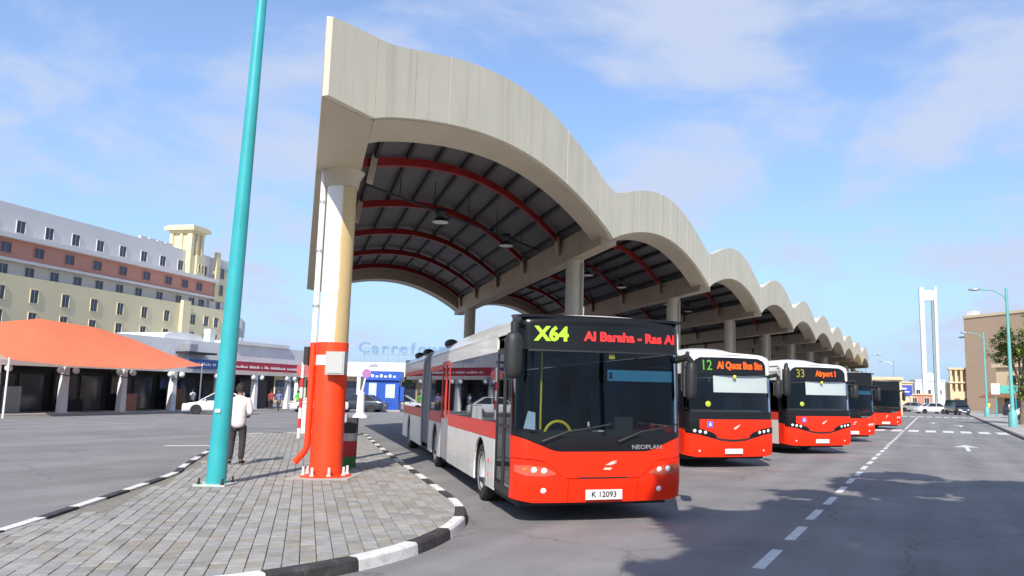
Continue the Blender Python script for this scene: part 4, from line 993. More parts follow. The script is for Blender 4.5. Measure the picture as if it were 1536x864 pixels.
    for s in (-1,1):
        A = arm[s]; i = add(A[0], .088, c); sl = 1.0 if pose == 'still' else .75
        mid = tuple(lerp(A[0][q], A[1][q], sl) for q in range(3)); i = add(mid, .070, i)
        if pose == 'still': i = add(tuple(lerp(A[1][q], A[2][q], .35) for q in range(3)), .056, i)
    link('shirt', skin_mesh('shirt', V, E, Rr, shirt, 2), p)
    # trousers
    V, E, Rr = [], [], []
    a = add((0,0,.90), (.158,.118))
    for s in (-1,1):
        G = leg[s]; i = add((G[0][0]*1.05, G[0][1], .80), .098, a); i = add(G[1], .076, i); lo = tuple(lerp(G[1][q], G[2][q], .97) for q in range(3)); i = add(lo, .066, i)
    link('trousers', skin_mesh('trousers', V, E, Rr, trousers, 2), p)
    for s in (-1,1):
        G = leg[s]; V, E, Rr = [], [], []
        i = add(G[2], .046); i = add((G[2][0], G[2][1]-.035, G[2][2]-.035), .040, i); j = add(tuple(lerp(G[2][q], G[3][q], .6) for q in range(3)), .046, 0); add((G[3][0], G[3][1]+.03, G[3][2]+.005), (.038,.030), j)
        link('shoe', skin_mesh('shoe', V, E, Rr, M['dark_metal'], 1), p)
    return p
shirtw = mat('off_white_shirt_cotton', (0.68,0.62,0.60), 0.85, var=0.05, scale=6, bump=0.5, bscale=14)
trd = mat('charcoal_trousers', (0.035,0.03,0.032), 0.85, var=0.2, scale=8, bump=0.4, bscale=16)
person('man in a loose off-white shirt and charcoal trousers behind the turquoise pole', (-14.2,13.45,0.128), R(35), shirtw, trd, 1.76, 'still', fingers=True)
PP = [('person in a blue shirt and dark trousers walking before the shops', (-49.6,51.0), 200, mat('shirt_blue', (0.14,0.15,0.36), 0.8), trd, 'walk'),
      ('person in a bright green shirt walking before the shops', (-49.4,52.9), 170, mat('shirt_green', (0.10,0.52,0.06), 0.8), mat('pale_trousers', (0.42,0.42,0.42), 0.8), 'walk'),
      ('person in a pale blue shirt standing near the shop entrance', (-51.0,48.6), 120, mat('shirt_pale_blue', (0.50,0.58,0.70), 0.8), mat('grey_trousers', (0.20,0.21,0.24), 0.8), 'stand'),
      ('person in a dark red shirt standing in the shop doorway', (-52.2,52.8), 60, mat('shirt_dark_red', (0.34,0.05,0.05), 0.8), trd, 'stand'),
      ('person in a white top standing among the shop pillars', (-52.4,45.0), 90, mat('shirt_white', (0.70,0.70,0.70), 0.8), mat('brown_trousers', (0.25,0.06,0.04), 0.8), 'stand'),
      ('person in a dark blue top walking beside the blue kiosk', (-49.5,66.5), 220, mat('shirt_navy', (0.06,0.07,0.18), 0.8), mat('khaki_trousers', (0.45,0.36,0.26), 0.8), 'walk'),
      ('person in a yellow vest standing on the grey-kerbed pavement', (5.6,104), 190, mat('vest_yellow', (0.70,0.62,0.06), 0.8), trd, 'stand'),
      ('person in dark clothes beside the turquoise street light', (6.1,62.5), 200, mat('shirt_black', (0.03,0.03,0.04), 0.8), mat('blue_jeans', (0.07,0.11,0.25), 0.8), 'stand'),
      ('person in a white shirt walking near the parked cars by the road', (6.6,86), 180, mat('shirt_white2', (0.72,0.72,0.74), 0.8), trd, 'walk')]
for lab, (x, y), rz, sm, tm, po in PP: person(lab, (x, y, 0.128 if x > 0 else 0.0), R(rz), sm, tm, 1.72, po, 'people in the distance')

# ------------------------------------------------------------------ cars (local: nose towards -Y)
def car(name, label, loc, rotz, paint, kind='sedan', group=None):
    c = thing(name, label, 'van' if kind == 'van' else 'car', loc, rotz, group)
    if kind == 'van': Ln, hw, belt, roofz, st = 4.9, 0.86, 1.12, 1.92, [(-1.75,0),( -1.0,1),(2.25,1),(2.42,0)]
    elif kind == 'suv': Ln, hw, belt, roofz, st = 4.7, 0.93, 1.08, 1.78, [(-1.15,0),(-0.45,1),(1.75,1),(2.25,0)]
    else: Ln, hw, belt, roofz, st = 4.55, 0.87, 0.93, 1.44, [(-1.20,0),(-0.35,1),(0.95,1),(1.75,0)]
    h0 = Ln/2
    hood = belt-(0.06 if kind != 'van' else 0.02)
    stz = [(-h0,0.55,0.80),(-h0+0.05,0.66,0.90),(-h0+0.25,hood-0.14,0.97),(-h0+0.9,hood-0.03,1.0),(st[0][0],belt,1.0),(0,belt+0.01,1.0),(st[3][0],belt+0.01,1.0),(h0-0.35,belt-(0.03 if kind == 'sedan' else 0),0.98),(h0-0.05,belt-0.10,0.93),(h0,belt-0.25,0.88)]
    ring = lambda y, zt_, k: [(0.86*hw*k,y,0.22),(hw*k*0.985,y,0.34),(hw*k,y,0.55),(hw*k*0.985,y,zt_-0.10),(hw*k*0.93,y,zt_),(0,y,zt_+0.025),(-hw*k*0.93,y,zt_),(-hw*k*0.985,y,zt_-0.10),(-hw*k,y,0.55),(-hw*k*0.985,y,0.34),(-0.86*hw*k,y,0.22)]
    vs = []; 
    for y, zt_, k in stz: vs += ring(y, max(zt_, 0.5), k)
    m_ = 11; fs = [(i*m_+j, i*m_+(j+1) % m_, (i+1)*m_+(j+1) % m_, (i+1)*m_+j) for i in range(len(stz)-1) for j in range(m_)]+[tuple(range(m_)), tuple(range((len(stz)-1)*m_, len(stz)*m_))]
    MB().add(vs, fs).build('body', paint, c, True)
    # greenhouse: glass shell, painted roof and pillars
    gs = [(y, belt+0.005+(roofz-belt)*t_, hw*(0.92-0.20*t_)) for y, t_ in st]
    vs = []
    for y, z, k in gs: vs += [(hw*0.92,y,belt+0.002),(k,y,z),(k*0.6,y,z+0.02*(z > belt+.1)),(-k*0.6,y,z+0.02*(z > belt+.1)),(-k,y,z),(-hw*0.92,y,belt+0.002)]
    fs = [(i*6+j, i*6+j+1, i*6+7+j, i*6+6+j) for i in range(3) for j in range(5)]
    MB().add(vs, fs).build('windows', M['car_glass'], c, False)
    y1, y2 = st[1][0]-0.02, st[2][0]+0.03; k = hw*0.73
    MB().slab(lambda u, v: (lerp(-k,k,u), lerp(y1,y2,v), roofz+0.012+0.03*(1-(2*u-1)**2)-0.012*abs(2*u-1)**4), 8, 2, (0,0,-0.035)).build('roof', paint, c, True)
    for s in (-1,1):
        pil = MB()
        tops = [(st[0][0],belt,0.92),(st[1][0],roofz,0.72)]
        pil.tube([(s*hw*0.92,st[0][0],belt),(s*hw*0.725,st[1][0],roofz)], 0.035, 6); pil.tube([(s*hw*0.92,st[3][0],belt),(s*hw*0.725,st[2][0],roofz)], 0.045, 6)
        ym = (st[1][0]+st[2][0])/2+0.1; pil.tube([(s*hw*0.925,ym,belt),(s*hw*0.735,ym,roofz)], 0.03, 6); pil.tube([(s*hw*0.735,st[1][0],roofz),(s*hw*0.735,st[2][0],roofz)], 0.03, 6)
        pil.build('pillars', paint, c)
        MB().ball((s*(hw+0.06),st[0][0]+0.35,belt+0.06),(0.09,0.06,0.06),10,6).build('door_mirror', paint, c, True)
        MB().ball((s*hw*0.62,-h0+0.10,0.66),(0.17,0.10,0.07),12,6).build('headlight', M['lamp_lens'], c, True)
        MB().ball((s*hw*0.66,h0-0.06,0.74),(0.15,0.07,0.08),12,6).build('tail_light', M['tail'], c, True)
        for y in (-h0+0.88, h0-0.95):
            wv = MB().lathe([(0.19,-0.10),(0.30,-0.10),(0.315,-0.07),(0.315,0.07),(0.30,0.10),(0.19,0.10)], axis='X', n=22, close=True).build('wheel', M['tyre'], c, True, (s*(hw-0.075),y,0.315))
            MB().lathe([(0.0,s*0.06),(0.06,s*0.07),(0.16,s*0.05),(0.20,s*0.09),(0.20,s*0.06)], axis='X', n=22).build('rim', M['rim'], wv, True)
            MB().lathe([(0.0,s*0.0),(0.36,s*0.0)], (s*(hw+0.003)*1.0,y,0.33), 'X', 22).build('wheel_arch', M['bus_trim'], c).scale = (1,1,1)
    MB().box(-0.26,0.26,-h0-0.012,-h0+0.02,0.40,0.51).build('number_plate', M['plate'], c)
    MB().box(-0.26,0.26,h0-0.02,h0+0.012,0.50,0.61).build('number_plate', M['plate'], c)
    return c
car('sedan', 'white sedan parked before the shops with the turquoise pole across it', (-46.2,41.9,0), R(-42), M['car_white'], group='cars before the shops')
car('sedan', 'white sedan half hidden behind the orange column', (-46.6,52.3,0), R(-40), M['car_white'], group='cars before the shops')
car('hatchback', 'dark car seen from behind between the column and the blue kiosk', (-45.6,56.2,0), R(-70), M['car_dark'], group='cars before the shops')
car('van', 'dark grey van at the far end of the road', (2.6,116,0), R(18), M['car_dark'], 'van')
car('sedan', 'white car at the far end of the road beside the dark van', (-0.6,122,0), R(-60), M['car_white'], group='cars at the far end of the road')
car('sedan', 'white car parked behind the turquoise street light', (8.3,78,0.13), R(60), M['car_white'], group='cars on the right')
car('suv', 'dark tall car parked on the pavement beyond the white car', (9.0,96,0.13), R(65), M['car_dark'], 'suv', group='cars on the right')
car('sedan', 'silver car at the far end of the road below the white tower', (-2.9,135,0), R(70), M['car_silver'], group='cars at the far end of the road')
# ------------------------------------------------------------------ buildings (local: facade on y=0 facing -Y, X to the viewer's right)
def window(par, x, z, w_, h, frame=None, m=None, y=0.0, bars=1):
    fr = MB(); t = 0.07
    for (a, b_, c, d) in ((x-w_/2-t,x-w_/2,z-h/2-t,z+h/2+t),(x+w_/2,x+w_/2+t,z-h/2-t,z+h/2+t),(x-w_/2,x+w_/2,z+h/2,z+h/2+t),(x-w_/2-0.0,x+w_/2+0.0,z-h/2-t,z-h/2)): fr.box(a,b_,y-0.10,y+0.02,c,d)
    for i in range(bars): xx = x-w_/2+w_*(i+1)/(bars+1); fr.box(xx-0.025,xx+0.025,y-0.04,y+0.01,z-h/2,z+h/2)
    f = fr.build('window', frame or M['hotel_white'], par)
    MB().box(x-w_/2,x+w_/2,y-0.025,y-0.005,z-h/2,z+h/2).build('pane', m or M['win'], f)
    return f
# hotel with wind tower
ht = thing('hotel_building', 'large pale yellow and white hotel with a wind tower and salmon balcony storey', 'building', (-120.9,112.4,0), R(103))
MB().box(-70,-9.2,0,22,0,25.2).build('main_block', M['hotel_white'], ht)
MB().box(-9.2,-0.4,-0.6,8,0,25.0).build('end_block', M['hotel_white'], ht)
MB().box(-9.0,-0.6,-1.0,-0.602,17.3,22.9).build('yellow_bay', M['hotel_yellow'], ht)
MB().box(-9.0,-8.0,-1.25,-0.60,17.3,26.0).build('yellow_pier', M['hotel_yellow'], ht)
MB().box(-70,-9.3,-1.2,-0.002,17.9,20.4).build('salmon_storey', M['hotel_salmon'], ht)
MB().box(-70,-9.25,-2.0,-0.003,20.4,21.0).build('eave', M['hotel_white'], ht)
MB().box(-70,-9.25,-1.5,-0.003,17.55,17.898).build('sill_band', M['hotel_white'], ht)
MB().box(-70,-3.2,-2.2,-1.3,0,15.7).build('lower_block', M['hotel_yellow'], ht)
MB().box(-18.9,-17.0,-2.8,-2.202,0,16.2).build('lower_pier', M['hotel_yellow'], ht)
mer_me = MB().box(0,1.6,0.0,0.4,25.202,25.65).mesh('merlon', M['hotel_white'])
for i in range(4): link('merlon', mer_me, ht, (-26.5+i*1.9,0,0))
# wind tower
tw = MB(); X0, X1 = -15.7, -12.4
tw.box(X0,X1,-0.9,3.4,21.0,24.4)
for (a, b_) in ((X0,X0+0.6),(X0+1.4,X0+1.8),(X1-0.6,X1)): tw.box(a,b_,-0.9,-0.2,24.402,28.3)
for (a, b_) in ((-0.198,0.0),(1.0,1.4),(2.8,3.4)): tw.box(X1-0.6,X1,a,b_,24.403,28.3); tw.box(X0,X0+0.6,a,b_,24.403,28.3)
tw.box(X0+0.35,X1-0.35,-0.5,3.0,24.4,28.3)
tw.box(X0-0.1,X1+0.1,-1.0,3.5,28.301,28.7).box(X0-0.7,X1+0.7,-1.6,4.1,28.702,29.3).box(X0-0.4,X1+0.4,-1.3,3.8,29.302,29.6)
tw.build('wind_tower', M['hotel_yellow'], ht)
MB().box(-14.4,-12.1,-1.2,-0.0,20.99,24.6).build('wind_tower_foot', M['hotel_yellow'], ht)
for x in (-13.7,-12.8): window(ht, x, 22.3, 0.4, 1.4, M['hotel_yellow'], y=-1.2, bars=0)
for x in (-66,-61.5,-57,-52.5,-48,-43.5,-39,-34.5,-30,-25.5,-21.2,-16.9,-10.7): window(ht, x, 22.4, 1.3, 1.6, y=0.0)
for x in (-66,-61,-56,-51,-46,-41,-36,-31,-26,-21,-17.0,-13.3): window(ht, x, 19.2, 1.5, 1.3, M['hotel_salmon'], y=-1.2)
for x in (-66,-62,-58,-54,-50,-46,-42,-38,-34,-30,-26,-21.3,-16.7,-13.4,-10.8): window(ht, x, 16.5, 1.4, 1.5, y=0.0)
for z in (22.4,19.35): 
    for x in (-7.0,-4.3,-1.8): window(ht, x, z, 1.1, 1.9, M['hotel_yellow'], y=-1.0)
for x in (-7.0,-4.4,-1.7): window(ht, x, 16.35, 1.1, 1.7, y=-0.6)
for z in (13.3,10.3,7.3):
    for x in (-62,-57,-52,-47,-42,-37,-32,-27,-22,-15.6,-12.1,-9.4,-6.8,-4.3): window(ht, x, z, 1.2, 1.7, M['hotel_yellow'], y=-2.2)
# shop row
sh = thing('shop_building', 'long white single-storey shop row with pillars and a red sign board', 'shop building', (-52,42.6,0), R(98))
MB().box(-45,16.6,0.3,14,3.12,5.45).build('upper_wall', M['white_wall'], sh)
MB().box(6.6,14.0,0.1,8,5.452,5.75).build('parapet', M['white_wall'], sh)
MB().box(-45,16.6,3.4,14,0,3.118).build('back_wall', M['shop_dark'], sh)
MB().box(-45,16.6,-1.4,3.398,0.0,0.10).build('plinth', M['concrete'], sh)
MB().box(-45,16.6,-0.25,0.29,2.95,3.25).build('lintel', M['white_wall'], sh)
for i, x in enumerate([-36,-31.5,-27,-22.5,-18,-13.5,-9,-4.5,0.0,4.7,9.1,13.6]):
    pc = MB().prism([(x-0.24,-0.45,0.10),(x+0.24,-0.45,0.10),(x+0.15,-0.45,2.95),(x-0.15,-0.45,2.95)], (0,0.4,0)).build('pillar', M['white_wall'], sh)
    for s in (-1,1): MB().ball((x+s*0.55,-0.5,2.75),0.21,12,8).build('globe_lamp', M['plate'], pc, True)
    MB().tube([(x-0.55,-0.5,2.50),(x,-0.5,2.40),(x+0.55,-0.5,2.50)], 0.03, 6).build('lamp_bracket', M['dark_metal'], pc)
# shop fronts behind the pillars
for i in range(11):
    x = -34+i*4.55
    so_ = MB().box(x,x+3.9,3.25,3.37,0.1,2.75).build('shop_front', M['dark_metal'], sh)
    MB().box(x+0.1,x+1.8,3.20,3.245,0.15,2.5).build('pane', M['win'], so_); MB().box(x+2.1,x+3.8,3.20,3.245,0.15,2.5).build('pane', M['win'], so_)
    MB().box(x+0.3,x+1.5,2.2,2.8,0.1,0.9+0.4*(i % 3)).build('goods_rack', [M['brown_wood'], M['steel'], M['shop_dark'], M['hotel_salmon']][i % 4], sh)
rs = MB().box(4.5,16.3,-0.62,-0.47,3.27,4.02).build('red_sign', M['sign_red'], sh)
lt = MB(); x = 5.6
while x < 15.6:
    wl = random.uniform(0.10,0.22); hh = random.uniform(0.13,0.24)
    lt.box(x,x+wl*0.35,-0.64,-0.622,3.50,3.50+hh); lt.box(x+wl*0.36,x+wl,-0.64,-0.622,3.50,3.50+hh*0.45)
    x += wl+random.choice((0.05,0.05,0.06,0.28))
lt.build('sign_lettering', M['sign_white'], rs)['kind'] = 'stuff'
MB().box(1.0,4.4,-0.55,-0.40,3.27,3.98).build('blue_sign', M['sign_blue'], sh)
lt = MB(); x = 1.5
while x < 4.0: lt.box(x,x+0.14,-0.57,-0.552,3.5,3.5+random.uniform(.15,.25)); x += random.choice((.2,.2,.35))
lt.build('sign_lettering', M['sign_white'], sh)['kind'] = 'stuff'
MB().box(0.6,3.6,-0.9,0.28,4.35,4.5).build('rain_canopy', M['dark_metal'], sh)
MB().box(1.3,2.1,-0.35,0.28,4.55,5.1).build('air_conditioner', M['steel'], sh)
MB().prism([(1.9-2.0*math.cos(math.pi*i/14), 0.8, 5.46+0.55*max(0,math.sin(math.pi*i/14))**0.6) for i in range(15)], (0,5,0)).build('roof_skylight', M['white_wall'], sh, True)
MB().box(4.4,5.0,0.6,1.2,5.452,6.5).build('chimney', M['white_wall'], sh)
# water tanks on the shop roof
for i, (x, y, r_, h_) in enumerate(((9.6,3.0,0.62,1.45),(10.9,3.2,0.50,1.7))):
    loc = sh.matrix_basis @ Vector((0,0,0))
    c_, s_ = math.cos(R(98)), math.sin(R(98)); wx, wy = -52+x*c_-y*s_, 42.6+x*s_+y*c_
    tk = thing('water_tank', ['wide white water tank on legs on the shop roof', 'narrow grey-white water tank on legs on the shop roof'][i], 'water tank', (wx,wy,5.46 if False else 5.752), R(98), 'roof water tanks')
    MB().lathe([(0.0,0.55),(r_,0.55),(r_,0.55+h_*0.8),(r_*0.3,0.55+h_),(0.0,0.55+h_)], n=18).build('tank', M['white_wall'] if i == 0 else M['steel'], tk, True)
    for a in range(4): MB().cyl((r_*0.7*math.cos(a*1.571+.78),r_*0.7*math.sin(a*1.571+.78),0.0),(r_*0.7*math.cos(a*1.571+.78),r_*0.7*math.sin(a*1.571+.78),0.55),0.05,n=6).build('leg', M['steel'], tk)
# orange shade sail
ss = thing('shade_sail', 'orange fabric shade sail stretched before the shops', 'shade sail', (-48.95,36.2,-0.15), R(98))
def sail(u, v):
    # hollow-edged cloth drawn out to a point at its right end
    x = lerp(-9.0, 7.4, u)
    top = pw(x, [(-9,5.2),(-5,5.9),(-1,5.7),(2,5.15),(4.5,4.35),(7.4,3.62)]); bot = pw(x, [(-9,3.3),(-5,3.1),(-1,3.1),(2,3.15),(4.5,3.35),(7.4,3.58)])
    wd = pw(x, [(-9,1.7),(2,1.5),(7.4,0.05)]); vv = v*v*0.35+v*0.65
    return Vector((x, lerp(-wd, wd*0.7, v), lerp(bot, top, vv)))
MB().slab(sail, 40, 10, (0,0.01,0.015)).build('fabric', M['orange_sail'], ss, True)
for p in ((-8.9,-1.7,3.3),(7.42,0.0,3.62)): MB().cyl((p[0],p[1],0),(p[0],p[1],p[2]+0.1),0.05,n=10).build('mast', M['column_white'], ss, True)
# low market hall with big blue letters standing on its roof
cf = thing('supermarket_building', 'low white supermarket hall behind the blue kiosk', 'building', (-86.5,92.3,0), R(23))
MB().box(-30,60,0,30,3.9,5.3).build('fascia', M['white_wall'], cf)
MB().box(-30,60,2.2,30,0,3.898).build('wall', M['beige_pale'], cf)
for i in range(19):
    x = -28+i*4.6; MB().box(x,x+0.5,0.1,0.6,0,3.898).build('pier', M['white_wall'], cf)
    MB().box(x+1.0,x+4.0,2.12,2.18,0.2,3.2).build('window', M['win'], cf)
MB().box(-5,45,6,28,5.302,6.2).build('roof_block', M['white_wall'], cf)
sg_ = thing('roof_sign', 'large faded blue letters reading Carrefour above the low white hall', 'sign', (-86.5+0.92*15.1-0.39*2,92.3+0.39*15.1+0.92*2,0), R(23))
for j, ch in enumerate('Carrefour'):
    me_ = text_mesh('letter', ch, 2.3, M['carr_blue'], 0.10, 0.03, 1.12)
    link('letter', me_, sg_, (-5.9+j*1.42+(0.12 if j else -0.15), 0, 8.2))
fr = MB()
for i in range(8): fr.cyl((-6+i*1.75,0.25,5.32),(-6+i*1.75,0.25,8.2),0.035,n=6)
fr.cyl((-6.4,0.25,7.3),(6.8,0.25,7.3),0.03,n=6).cyl((-6.4,0.25,8.2),(6.8,0.25,8.2),0.03,n=6); fr.build('letter_frame', M['steel'], sg_)
# blue kiosk
kk = thing('kiosk', 'blue kiosk with posters standing beyond the rear of the X64 bus', 'kiosk', (-45.2,58.6,0), R(30))
MB().box(-1.5,1.5,0,2.2,0.15,2.75).build('body', M['kiosk_blue'], kk)
MB().box(-1.65,1.65,-0.25,2.35,2.752,3.55).build('header', M['kiosk_blue'], kk)
MB().box(-1.7,1.7,-0.30,2.40,0,0.148).build('plinth', M['concrete'], kk)
MB().box(-1.1,-0.45,-0.05,-0.002,0.9,2.5).build('poster', M['kiosk_pale'], kk); MB().box(0.35,1.15,-0.05,-0.002,1.2,2.4).build('hatch', M['kiosk_pale'], kk)
lt = MB()
for i in range(7): lt.box(-1.3+i*0.38,-1.3+i*0.38+0.22,-0.27,-0.252,3.0,3.0+0.16+0.1*(i % 2))
for i in range(5): lt.box(-0.85,-0.65,-0.065,-0.052,1.1+i*0.26,1.1+i*0.26+0.16)
lt.build('lettering', M['sign_white'], kk)['kind'] = 'stuff'
MB().box(1.52,1.9,0.3,1.9,0.9,2.2).build('side_counter', M['kiosk_blue'], kk)

# right: big beige block, cream annexe, wind tower house, tower
bb = thing('beige_building', 'tall plain beige building block at the far end of the road', 'building', (5.6,170,0), R(-46))
MB().box(0,60,0,40,0,17.6).build('block', M['beige'], bb)
MB().box(-0.15,60,-0.15,0.5,17.602,18.1).build('parapet', M['beige_pale'], bb)
MB().box(0.3,1.8,0.6,2.2,18.12,19.0).build('roof_unit', M['white_wall'], bb)
MB().box(-2.6,-0.02,1.0,1.5,14.0,14.3).build('bracket', M['concrete'], bb)
an = thing('annexe_building', 'pale cream low building with a brown awning before the beige block', 'building', (8.1,128,0), R(-40))
MB().box(0,30,0,15,0,6.6).build('block', M['beige_pale'], an)
MB().box(-0.4,30.3,-0.4,0.3,6.602,7.1).build('cornice', M['beige_pale'], an)
MB().prism([(-1,-2.6,2.3),(-1,-0.01,3.1),(-1,-0.01,3.2),(-1,-2.6,2.42)], (30,0,0)).build('awning', M['brown_wood'], an)
for i in range(6): window(an, 2.5+i*4.2, 4.8, 1.2, 1.3, M['beige_pale'])
for i in range(6): MB().box(1.2+i*4.2,4.0+i*4.2,-0.05,-0.002,0.1,2.2).build('shop_front', M['shop_dark'], an)
wt = thing('wind_tower_house', 'yellow house with a barred wind tower beside the beige block', 'building', (2.9,172,0), R(2))
MB().box(-0.6,6.4,2,9,0,5.4).build('house', M['beige_pale'], wt)
t_ = MB().box(-0.2,3.9,-1,1.99,0,3.6)
for z0, z1 in ((3.602,5.2),(5.5,7.8)):
    for x in (-0.2,0.75,1.7,2.65,3.5): t_.box(x,x+0.4,-1,-0.6,z0,z1)
    t_.box(-0.2,3.9,0.2,1.9,z0,z1)
t_.box(-0.4,4.1,-1.2,2.1,5.202,5.498).box(-0.4,4.1,-1.2,2.1,7.802,8.2); t_.build('wind_tower', M['beige_pale'], wt)
for x in (0.5,2.2): MB().box(x,x+0.9,-1.06,-1.002,0.3,2.3).build('door', M['brown_wood'], wt)
tp = thing('slender_tower', 'tall slender white tower of two pillars linked at the top', 'tower', (-0.8,216,0), R(8))
MB().prism([(-1.95,-0.7,0),(-0.85,-0.7,0),(-0.95,-0.7,30),(-2.05,-0.7,30)], (0,1.4,0)).build('pillar', M['tower_white'], tp)
MB().prism([(1.25,-0.7,0),(1.95,-0.7,0),(2.05,-0.7,30),(1.35,-0.7,30)], (0,1.4,0)).build('pillar', M['tower_white'], tp)
MB().box(-0.95,1.35,-0.6,0.6,26.5,29.2).build('link_beam', M['tower_white'], tp)
MB().box(0.75,1.24,-0.5,0.5,0,26.4).build('ladder_shaft', mat('tower_grey_green', (0.22,0.30,0.30), 0.6, var=0.2), tp)
# low houses closing the street
LOW = [('low pale house closing the street behind the last bus', (-9.5,100), 12, 13, 4.1, 3, 'beige_pale'),
       ('low cream house with a row of windows beside the blue road sign', (-9,190), 9, 10, 5.5, 4, 'beige_pale'),
       ('white house with a small dome behind the white tower', (-1.5,236), 8, 10, 7.0, 3, 'white_wall'),
       ('pinkish low wall house below the white tower', (-4.5,205), 8, 6, 3.0, 3, 'hotel_salmon'),
       ('long pale house seen under the far canopy end', (-34,150), 22, 10, 5.0, 6, 'beige_pale')]
for i, (lab, (x, y), w_, d_, h_, nw, mk) in enumerate(LOW):
    hh = thing('house', lab, 'building', (x,y,0), R(6))
    MB().box(-w_/2,w_/2,0,d_,0,h_).build('wall', M[mk], hh)
    MB().box(-w_/2-0.2,w_/2+0.2,-0.2,d_+0.2,h_+0.002,h_+0.35).build('roof', M['beige_pale'] if mk != 'white_wall' else M['white_wall'], hh)
    for j in range(nw): window(hh, -w_/2+w_*(j+0.5)/nw, h_*0.58, 1.0, 1.2, M['white_wall'])
    MB().box(-w_/2+0.4,-w_/2+1.4,-0.06,0,0.05,2.1).build('door', M['brown_wood'], hh)
    if mk == 'white_wall': MB().ball((0.8,3,h_+0.9),(1.2,1.2,1.5)).build('dome', M['white_wall'], hh, True)
bs = thing('road_sign', 'blue road sign on two posts before the low cream house', 'sign', (-5.3,158,0), R(5))
MB().box(-1.5,1.5,-0.06,0.0,2.6,4.5).build('panel', mat('blue_road_sign', (0.05,0.08,0.42), 0.4, var=0.1), bs)
MB().box(-1.1,0.6,-0.075,-0.062,3.75,4.0).build('text_line', M['sign_white'], bs); MB().box(-0.9,1.0,-0.075,-0.062,3.2,3.4).build('text_line', M['sign_white'], bs)
for x in (-1.1,1.1): MB().cyl((x,0.06,0),(x,0.06,4.4),0.06,n=8).build('post', M['steel'], bs)

# street lights
def street_light(label, x, y, rz, h=9.2, hs=1.0, m='teal_pale', group='turquoise street lights'):
    s = thing('street_light', label, 'street light', (x,y,0.128 if x > 3.8 else 0), R(rz), group)
    MB().lathe([(0.28*hs,0.0),(0.28*hs,0.9),(0.16*hs,1.05),(0.13*hs,1.2),(0.085*hs,h),(0.0,h+0.02)], n=14).build('pole', M[m], s, True)
    MB().tube([(0,0,h-1.0),(-0.15,0,h-0.55),(-0.7,0,h-0.15),(-1.6,0,h-0.02)], 0.045, 8).build('arm', M[m], s, True)
    MB().ball((-1.95,0,h-0.02),(0.42,0.16,0.10),12,8).build('luminaire', M['steel'], s, True)
    return s
street_light('turquoise street light with a curved arm beside the leafy tree', 4.7, 60.5, 0, 9.3)
street_light('turquoise street light with a curved arm beside the green sign board', 5.2, 99, 0, 9.3)
street_light('thin street light standing behind the last bus', -9.5, 128, 180, 8.5, 0.7, 'steel')
street_light('thin street light beside the blue road sign', -6.5, 150, 0, 8.5, 0.7, 'steel')
ds = thing('direction_sign', 'small green and white sign board beside a turquoise street light', 'sign', (6.2,92,0.128), R(0))
MB().box(-0.1,1.9,-0.04,0.04,2.5,3.3).build('green_panel', mat('sea_green_sign', (0.08,0.40,0.33), 0.5, var=0.1), ds)
MB().box(-0.9,-0.12,-0.04,0.04,2.4,3.5).build('white_panel', M['plate'], ds)
for x in (-0.5,1.3): MB().cyl((x,0.07,0),(x,0.07,3.0),0.05,n=8).build('post', M['teal'], ds)

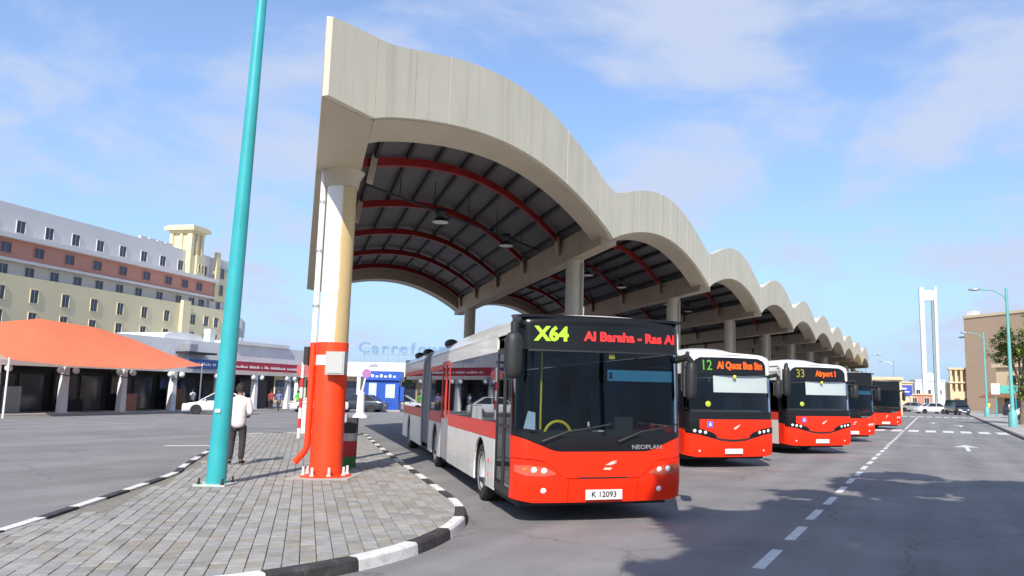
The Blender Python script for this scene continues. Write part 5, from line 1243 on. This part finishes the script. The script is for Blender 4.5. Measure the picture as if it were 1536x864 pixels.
# ------------------------------------------------------------------ trees
def tree(label, x, y, trunk_h, crown, n, seed, leafs=0.16, z0=0.0, group=None, mats=('leaf','leaf_b')):
    """crown: list of (dx,dy,z,rx,ry,rz) lobes; leaves are small bent quads spread through clumps"""
    rn = random.Random(seed)
    t = thing('tree', label, 'tree', (x,y,z0), 0, group)
    tk = MB().tube([(0,0,0),(0.08,0.03,trunk_h*0.4),(-0.05,0.0,trunk_h*0.75),(0.0,0.05,trunk_h)], [0.24,0.19,0.16,0.13], 10)
    for (a, b, c, rx, ry, rz) in crown:
        tk.tube([(0,0.02,trunk_h*0.85),(a*0.45,b*0.45,lerp(trunk_h,c,0.55)),(a*0.9,b*0.9,c)], [0.11,0.07,0.025], 7)
    tk.build('trunk', M['bark'], t, True)
    vs, fs, mi = [], [], []
    tot = sum(q[3]*q[4]*q[5] for q in crown)
    for (a, b, c, rx, ry, rz) in crown:
        ncl = max(6, int(38*(rx*ry*rz/tot)*len(crown)))
        for _ in range(ncl):
            while True:
                q = Vector((rn.uniform(-1,1), rn.uniform(-1,1), rn.uniform(-1,1)))
                if 0.25 < q.length < 1: break
            cc_ = Vector((a+q.x*rx, b+q.y*ry, c+q.z*rz)); cr = 0.34*min(rx,ry,rz)*rn.uniform(0.7,1.25)
            tone = 1 if rn.random() < 0.3 else 0
            for _ in range(max(4, int(n/ (38*len(crown))))):
                d = Vector((rn.gauss(0,0.5), rn.gauss(0,0.5), rn.gauss(0,0.42)))*cr; p = cc_+d
                e1 = Vector((rn.uniform(-1,1), rn.uniform(-1,1), rn.uniform(-.6,.6))).normalized(); e2 = e1.cross(Vector((rn.uniform(-.5,.5), rn.uniform(-.5,.5), 1))).normalized()
                s = leafs*rn.uniform(0.6,1.3); o = len(vs)
                vs += [p-e1*s*0.9, p-e2*s*0.42+Vector((0,0,s*.12)), p+e1*s*0.9, p+e2*s*0.42+Vector((0,0,s*.12))]
                fs += [(o,o+1,o+2),(o,o+2,o+3)]; mi += [tone, tone]
    me_ = bpy.data.meshes.new('crown'); me_.from_pydata([tuple(v) for v in vs], [], fs)
    for m in mats: me_.materials.append(M[m])
    me_.polygons.foreach_set('material_index', mi); me_.update(); link('crown', me_, t)
    return t
tree('leafy green tree beside the turquoise street light', 5.9, 68, 3.4, [(0,0,6.1,1.7,1.7,1.1),(-0.9,0.5,5.2,1.2,1.2,0.9),(1.5,-0.6,5.6,1.7,1.6,1.2),(0.8,0.4,2.6,1.3,1.3,1.2),(1.2,-0.3,8.0,0.9,0.9,0.8)], 9000, 3, 0.14, 0.128)
tree('bushy green tree before the supermarket hall', -71.5, 77.0, 2.0, [(0,0,4.4,2.2,2.0,1.4),(-1.5,0,3.8,1.6,1.5,1.1)], 3000, 5, 0.2)
tree('dark green tree far behind the low pale house', -14, 142, 3.0, [(0,0,6.0,2.6,2.4,1.8),(2.0,0.5,5.0,1.8,1.8,1.4)], 3000, 6, 0.22)
# unseen trees added beside the camera, crowns laid out to shade the road
def shade(lobes, x, y, seed, label): tree(label, x, y, 4.5, [(a-x, b-y, 9.4, r, r*1.15, 1.0) for a, b, r in lobes], 26000, seed, 0.50, 0.128, 'unseen trees added to shade the road')
shade([(1.75,3.4,1.0),(2.35,6.6,0.9),(2.75,8.8,0.6),(5.0,3.4,2.0),(5.4,6.6,1.9),(8.2,5.8,2.3),(8.4,2.0,2.4)], 5.2, 5.0, 11, 'unseen broad tree added to shade the road, nearer the buses')
shade([(1.6,-2.8,1.2),(1.3,0.3,1.2),(4.1,-2.9,2.0),(4.4,0.4,2.0),(7.9,-2.0,2.3),(5.0,-6.0,2.4)], 5.0, -3.6, 12, 'unseen broad tree added to shade the road, farther from the buses')
